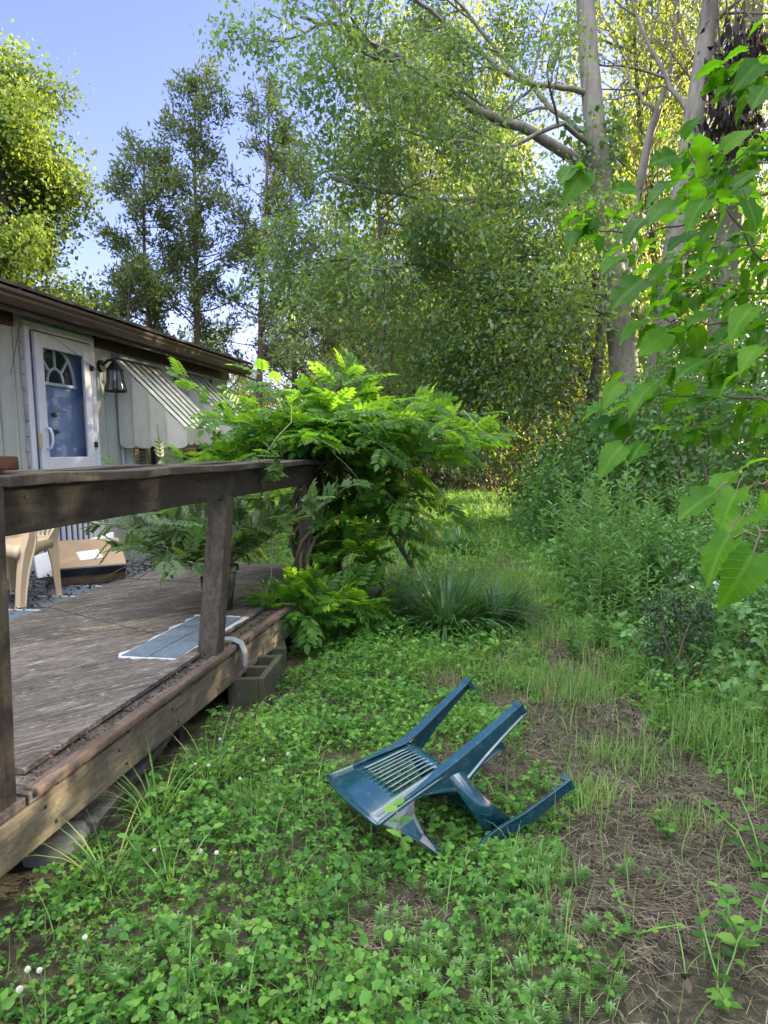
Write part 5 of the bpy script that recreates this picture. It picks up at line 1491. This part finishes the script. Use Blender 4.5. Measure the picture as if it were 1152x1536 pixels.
# ================================================================== mulberry reaching in from the side
def mulleaf(seed, lobed=False):
    rr = random.Random(seed); m = 12; V = []; UV = []; curl = rr.uniform(.15, .6); fold = rr.uniform(.03, .22); tw = rr.uniform(-.25, .25)
    ks = [-1, -.66, -.33, 0, .33, .66, 1]
    for i in range(m + 1):
        t_ = i / m
        w = .355 * (math.sin(math.pi * min(1, (t_ * .94 + .06)) ** .74)) ** .85 * (1 - .3 * t_ ** 3)
        if t_ > .985: w = .004
        if lobed: w *= (1 - .4 * math.exp(-((t_ - .42) / .08) ** 2)) * 1.1
        for k in ks:
            ser = 1 + (.06 * (1 if i % 2 else -1) if abs(k) == 1 and 0 < i < m else 0)
            x_ = k * w * ser
            y_ = t_ - (.12 * abs(k) ** 1.5 * max(0, 1 - t_ * 3.5))
            z_ = fold * abs(x_) * 1.2 - curl * t_ * t_ + tw * x_ * t_ + .03 * math.sin(i * 1.5 + k * 3 + seed) * abs(k)
            V.append((x_, y_, z_)); UV.append((x_, y_))
    n1 = len(ks); Q = []
    for i in range(m):
        for k in range(n1 - 1): Q.append((i * n1 + k, i * n1 + k + 1, (i + 1) * n1 + k + 1, (i + 1) * n1 + k))
    return np.array(V), np.array(Q), np.array(UV)
MLB = [mulleaf(s_, s_ in (1, 3)) for s_ in range(5)]
MV = []; MQ = []; MU = []; cnt = 0
mo = np.array((2.3, 1.9, 0.2))
mt = empty('mulberry_tree', mo, 'mulberry branches with large toothed leaves reaching in from the side', 'tree')
stemm = MB()
def addleaf(P_, D_, N_, s_, var):
    global cnt
    V, Q, U = MLB[var]
    M = frames(np.array([D_]), np.array([N_]))[0] * s_
    MV.append(V @ M.T + P_); MQ.append(Q + cnt); MU.append(U); cnt += len(V)
    b0 = P_ - D_ / np.linalg.norm(D_) * s_ * .3 + np.array((0, 0, s_ * .08))
    stemm.tube([b0 - mo, (b0 + P_) / 2 - mo + np.array((0, 0, .004)), P_ + (M @ np.array((0, .02, 0))) - mo], [.0018, .0015, .0012], 5, cap=False)
    return b0
cr_, cu_, cf_ = _rt, _up, _fw
# leaves placed one by one: base pixel, tip pixel, depth, size factor, how the face is turned (right, up, towards)
HAND = [((880, 258), (845, 292), 2.4, (.1, .5, -.8), 0), ((862, 250), (832, 272), 2.42, (-.3, .6, -.6), 1), ((881, 254), (872, 232), 2.35, (.5, .3, -.8), 2), ((880, 330), (850, 325), 2.5, (.1, .9, -.3), 4), ((868, 345), (842, 360), 2.5, (.0, .95, -.2), 0),
        ((1015, 235), (968, 240), 2.0, (.1, .5, -.8), 1), ((1025, 205), (1045, 165), 2.0, (-.4, .3, -.8), 0), ((1012, 200), (985, 190), 2.05, (.2, .5, -.8), 2), ((1020, 270), (955, 275), 2.0, (-.1, .7, -.7), 0), ((955, 285), (915, 275), 2.2, (.2, .6, -.7), 1), ((1010, 300), (960, 330), 2.1, (.2, .7, -.5), 4), ((960, 300), (952, 335), 2.2, (.4, .4, -.8), 2),
        ((1060, 240), (1040, 270), 1.9, (.2, .5, -.8), 2), ((1085, 225), (1130, 175), 1.9, (-.3, .4, -.8), 0), ((1100, 280), (1150, 240), 1.8, (-.3, .5, -.7), 1), ((1060, 300), (1020, 325), 1.95, (.1, .7, -.6), 0), ((1080, 310), (1095, 350), 1.9, (.3, .3, -.8), 2), ((1120, 300), (1150, 345), 1.8, (.2, .4, -.8), 4),
        ((965, 330), (925, 350), 2.3, (.1, .8, -.4), 0), ((935, 385), (890, 405), 2.4, (.1, .9, -.3), 1), ((985, 360), (945, 370), 2.2, (.0, .8, -.5), 2), ((1040, 350), (990, 365), 2.1, (.1, .7, -.6), 4), ((1010, 395), (960, 400), 2.2, (.1, .85, -.4), 0), ((965, 420), (905, 460), 2.2, (.3, .7, -.5), 1), ((1080, 400), (1030, 395), 2.0, (0, .8, -.5), 0), ((1100, 430), (1050, 450), 2.0, (.1, .8, -.4), 2), ((975, 480), (915, 487), 2.3, (.1, .9, -.3), 0), ((1000, 500), (955, 530), 2.2, (.3, .6, -.6), 4), ((1070, 470), (1020, 480), 2.1, (.1, .8, -.5), 1), ((1130, 460), (1085, 490), 1.9, (.2, .7, -.5), 0),
        ((935, 560), (905, 570), 2.3, (.1, .9, -.2), 2), ((930, 575), (900, 600), 2.2, (.3, .8, -.4), 0), ((915, 605), (868, 618), 2.3, (.0, .9, -.3), 1), ((915, 625), (875, 640), 2.3, (.1, .9, -.3), 4), ((985, 575), (925, 600), 2.1, (.1, .9, -.3), 0), ((1060, 540), (1000, 560), 2.0, (.1, .85, -.4), 1), ((1110, 560), (1060, 580), 1.9, (.1, .8, -.4), 2), ((1140, 520), (1100, 540), 1.8, (.1, .8, -.5), 0), ((935, 668), (888, 705), 2.1, (.4, .8, -.3), 0), ((965, 665), (940, 690), 2.1, (.2, .7, -.6), 4),
        ((1105, 710), (1040, 735), 1.5, (-.1, .95, -.25), 0), ((1075, 738), (1000, 775), 1.45, (.35, .85, -.3), 1), ((1105, 735), (1065, 800), 1.4, (-.2, .8, -.6), 3), ((1150, 690), (1095, 690), 1.4, (0, .9, -.3), 2), ((1115, 775), (1080, 800), 1.35, (-.1, .85, -.5), 1), ((1095, 800), (1035, 885), 1.3, (-.35, .75, -.5), 4), ((1130, 830), (1085, 925), 1.15, (-.1, .25, -.95), 0), ((1165, 775), (1125, 755), 1.3, (.1, .8, -.5), 0), ((1150, 740), (1150, 790), 1.35, (.2, .7, -.6), 2),
        ((1140, 95), (1105, 115), 2.2, (.2, .6, -.7), 0), ((1150, 130), (1122, 160), 2.1, (-.3, .6, -.6), 1), ((1150, 30), (1120, 40), 2.1, (.1, .6, -.7), 2)]
bases = []
for (bu, bv), (tu, tv), dep, nv, var in HAND:
    b_ = at(bu, bv, dep); tp_ = at(tu, tv, dep * (.97 if var != 2 else 1.02))
    D_ = tp_ - b_; s_ = np.linalg.norm(D_)
    if s_ < .07: s_ = .07
    N_ = nv[0] * cr_ + nv[1] * cu_ + (nv[2] if nv[1] < .7 else nv[2] * .3) * cf_
    bases.append(addleaf(b_, D_, N_, s_ * .8, var))
# twigs with leaves behind
TW = [[(1230, 470, 2.2), (1152, 483, 2.2), (1060, 488, 2.25), (1020, 478, 2.3), (985, 480, 2.4)],
      [(1260, 330, 2.1), (1152, 400, 2.1), (1100, 330, 2.1), (1055, 260, 2.1), (1030, 215, 2.1)],
      [(1240, 620, 2.1), (1150, 600, 2.2), (1060, 590, 2.25), (980, 600, 2.3), (930, 610, 2.35)],
      [(1250, 690, 1.5), (1152, 720, 1.45), (1110, 735, 1.45), (1075, 740, 1.45)],
      [(1240, 760, 1.25), (1160, 790, 1.25), (1125, 805, 1.25), (1095, 800, 1.3)],
      [(1250, 260, 2.4), (1152, 290, 2.4), (1050, 330, 2.5), (960, 350, 2.6), (890, 340, 2.6), (865, 290, 2.5)],
      [(1250, 430, 2.6), (1152, 440, 2.7), (1060, 430, 2.8), (1020, 420, 2.9), (985, 430, 2.9)],
      [(1250, 540, 2.5), (1152, 540, 2.6), (1080, 530, 2.7), (1040, 520, 2.8), (1000, 535, 2.8)],
      [(1250, 230, 2.6), (1152, 220, 2.7), (1100, 240, 2.8), (1040, 270, 2.9)], [(1250, 360, 2.9), (1150, 370, 3.0), (1060, 370, 3.1), (990, 390, 3.2)],
      [(1250, 120, 2.3), (1152, 110, 2.3), (1110, 100, 2.3)], [(1260, 640, 2.6), (1160, 640, 2.7), (1090, 630, 2.8), (1010, 640, 2.9)]]
hub = np.array(mo) + (0, 0, 1.2)
for k, tw in enumerate(TW):
    p = np.array([at(*q) for q in tw]); tt = np.linspace(0, len(p) - 1, len(p) * 3); q = np.stack([np.interp(tt, range(len(p)), p[:, c]) for c in range(3)], 1)
    q[1:-1] += rg.normal(0, .006, q[1:-1].shape)
    full = np.concatenate([[hub + (0, 0, .1 * k - .3)], q]) - mo
    stemm.tube(full, list(np.linspace(.0055 if k not in (3, 4) else .004, .0012, len(full))), 6)
    if k in (3, 4): continue
    for j in range(30 if k < 5 else 52):
        t_ = .1 + .9 * rnd.random(); f_ = t_ * (len(q) - 1); b_ = int(min(f_, len(q) - 2)); c = q[b_] + (q[b_ + 1] - q[b_]) * (f_ - b_)
        D_ = -cr_ * rnd.uniform(-.3, 1) + cu_ * rnd.uniform(-.7, .25) + cf_ * rnd.uniform(-.6, .6)
        N_ = cu_ * rnd.uniform(.6, 1) - cf_ * rnd.uniform(-.3, .4) + cr_ * rnd.uniform(-.4, .4)
        addleaf(c + D_ / np.linalg.norm(D_) * .04 + rg.normal(0, .03, 3), D_, N_, rnd.uniform(.04, .092), rnd.choice((0, 1, 2, 4)))
stemm.tube([(0, 0, -.2), (.02, .02, .6), (0, 0, 1.3), (-.05, .02, 2.2)], [.05, .045, .035, .02], 8)
stemm.build('trunk', M_stem, mt, smooth=True)
mk('crown', np.concatenate(MV) - mo, np.concatenate(MQ), L_mul, mt, smooth=True, uv=np.concatenate(MU))
# ================================================================== light
EL, AZ = R(19), R(52)
wld = bpy.data.worlds.new('World'); SC.world = wld; wld.use_nodes = True
nt = wld.node_tree; nt.nodes.clear()
wo_ = nt.nodes.new('ShaderNodeOutputWorld'); bg = nt.nodes.new('ShaderNodeBackground')
sky = nt.nodes.new('ShaderNodeTexSky'); sky.sky_type = 'NISHITA'; sky.sun_disc = False
sky.sun_elevation = EL; sky.sun_rotation = AZ; sky.altitude = 100; sky.air_density = 1.0; sky.dust_density = 1.0; sky.ozone_density = 1.5
# clear blue sky ahead, unseen bright patch added overhead and behind as foreground fill
tint = mix(nt, 1.0, sky.outputs[0], (.46, .385, .565), 'MULTIPLY')
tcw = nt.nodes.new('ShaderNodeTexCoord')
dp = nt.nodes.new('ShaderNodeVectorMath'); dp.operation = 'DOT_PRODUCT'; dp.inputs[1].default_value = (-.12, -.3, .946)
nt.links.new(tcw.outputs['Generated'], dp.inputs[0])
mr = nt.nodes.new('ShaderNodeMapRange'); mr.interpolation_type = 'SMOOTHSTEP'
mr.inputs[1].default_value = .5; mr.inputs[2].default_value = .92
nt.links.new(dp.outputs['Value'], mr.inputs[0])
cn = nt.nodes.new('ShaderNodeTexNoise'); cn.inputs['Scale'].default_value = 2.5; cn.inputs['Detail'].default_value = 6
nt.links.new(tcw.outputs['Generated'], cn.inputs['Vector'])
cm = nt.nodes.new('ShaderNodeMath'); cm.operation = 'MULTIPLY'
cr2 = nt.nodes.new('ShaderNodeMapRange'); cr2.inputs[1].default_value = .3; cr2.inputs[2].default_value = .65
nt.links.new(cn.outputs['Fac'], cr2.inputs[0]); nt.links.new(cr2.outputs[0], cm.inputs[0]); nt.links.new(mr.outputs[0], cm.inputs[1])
sky_with_fill = mix(nt, cm.outputs[0], tint, (12, 12.2, 12.2))
nt.links.new(sky_with_fill, bg.inputs[0]); bg.inputs[1].default_value = .15
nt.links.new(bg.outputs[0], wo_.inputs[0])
sl = bpy.data.lights.new('sun', 'SUN'); sl.energy = 5.0; sl.angle = R(.5); sl.color = (1, .83, .56)
so_ = bpy.data.objects.new('sun', sl); COL.objects.link(so_)
dv_ = Vector((-math.sin(AZ) * math.cos(EL), -math.cos(AZ) * math.cos(EL), -math.sin(EL)))
so_.rotation_euler = dv_.to_track_quat('-Z', 'Y').to_euler()
so_.location = (0, 0, 30)
SC.view_settings.view_transform = 'Standard'; SC.view_settings.look = 'None'
SC.view_settings.exposure = 2.47; SC.view_settings.gamma = 1
cy = SC.cycles if hasattr(SC, 'cycles') else None
SC.render.engine = 'CYCLES'
SC.cycles.max_bounces = 8; SC.cycles.diffuse_bounces = 4; SC.cycles.glossy_bounces = 3; SC.cycles.transmission_bounces = 6; SC.cycles.transparent_max_bounces = 8
SC.cycles.use_denoising = True
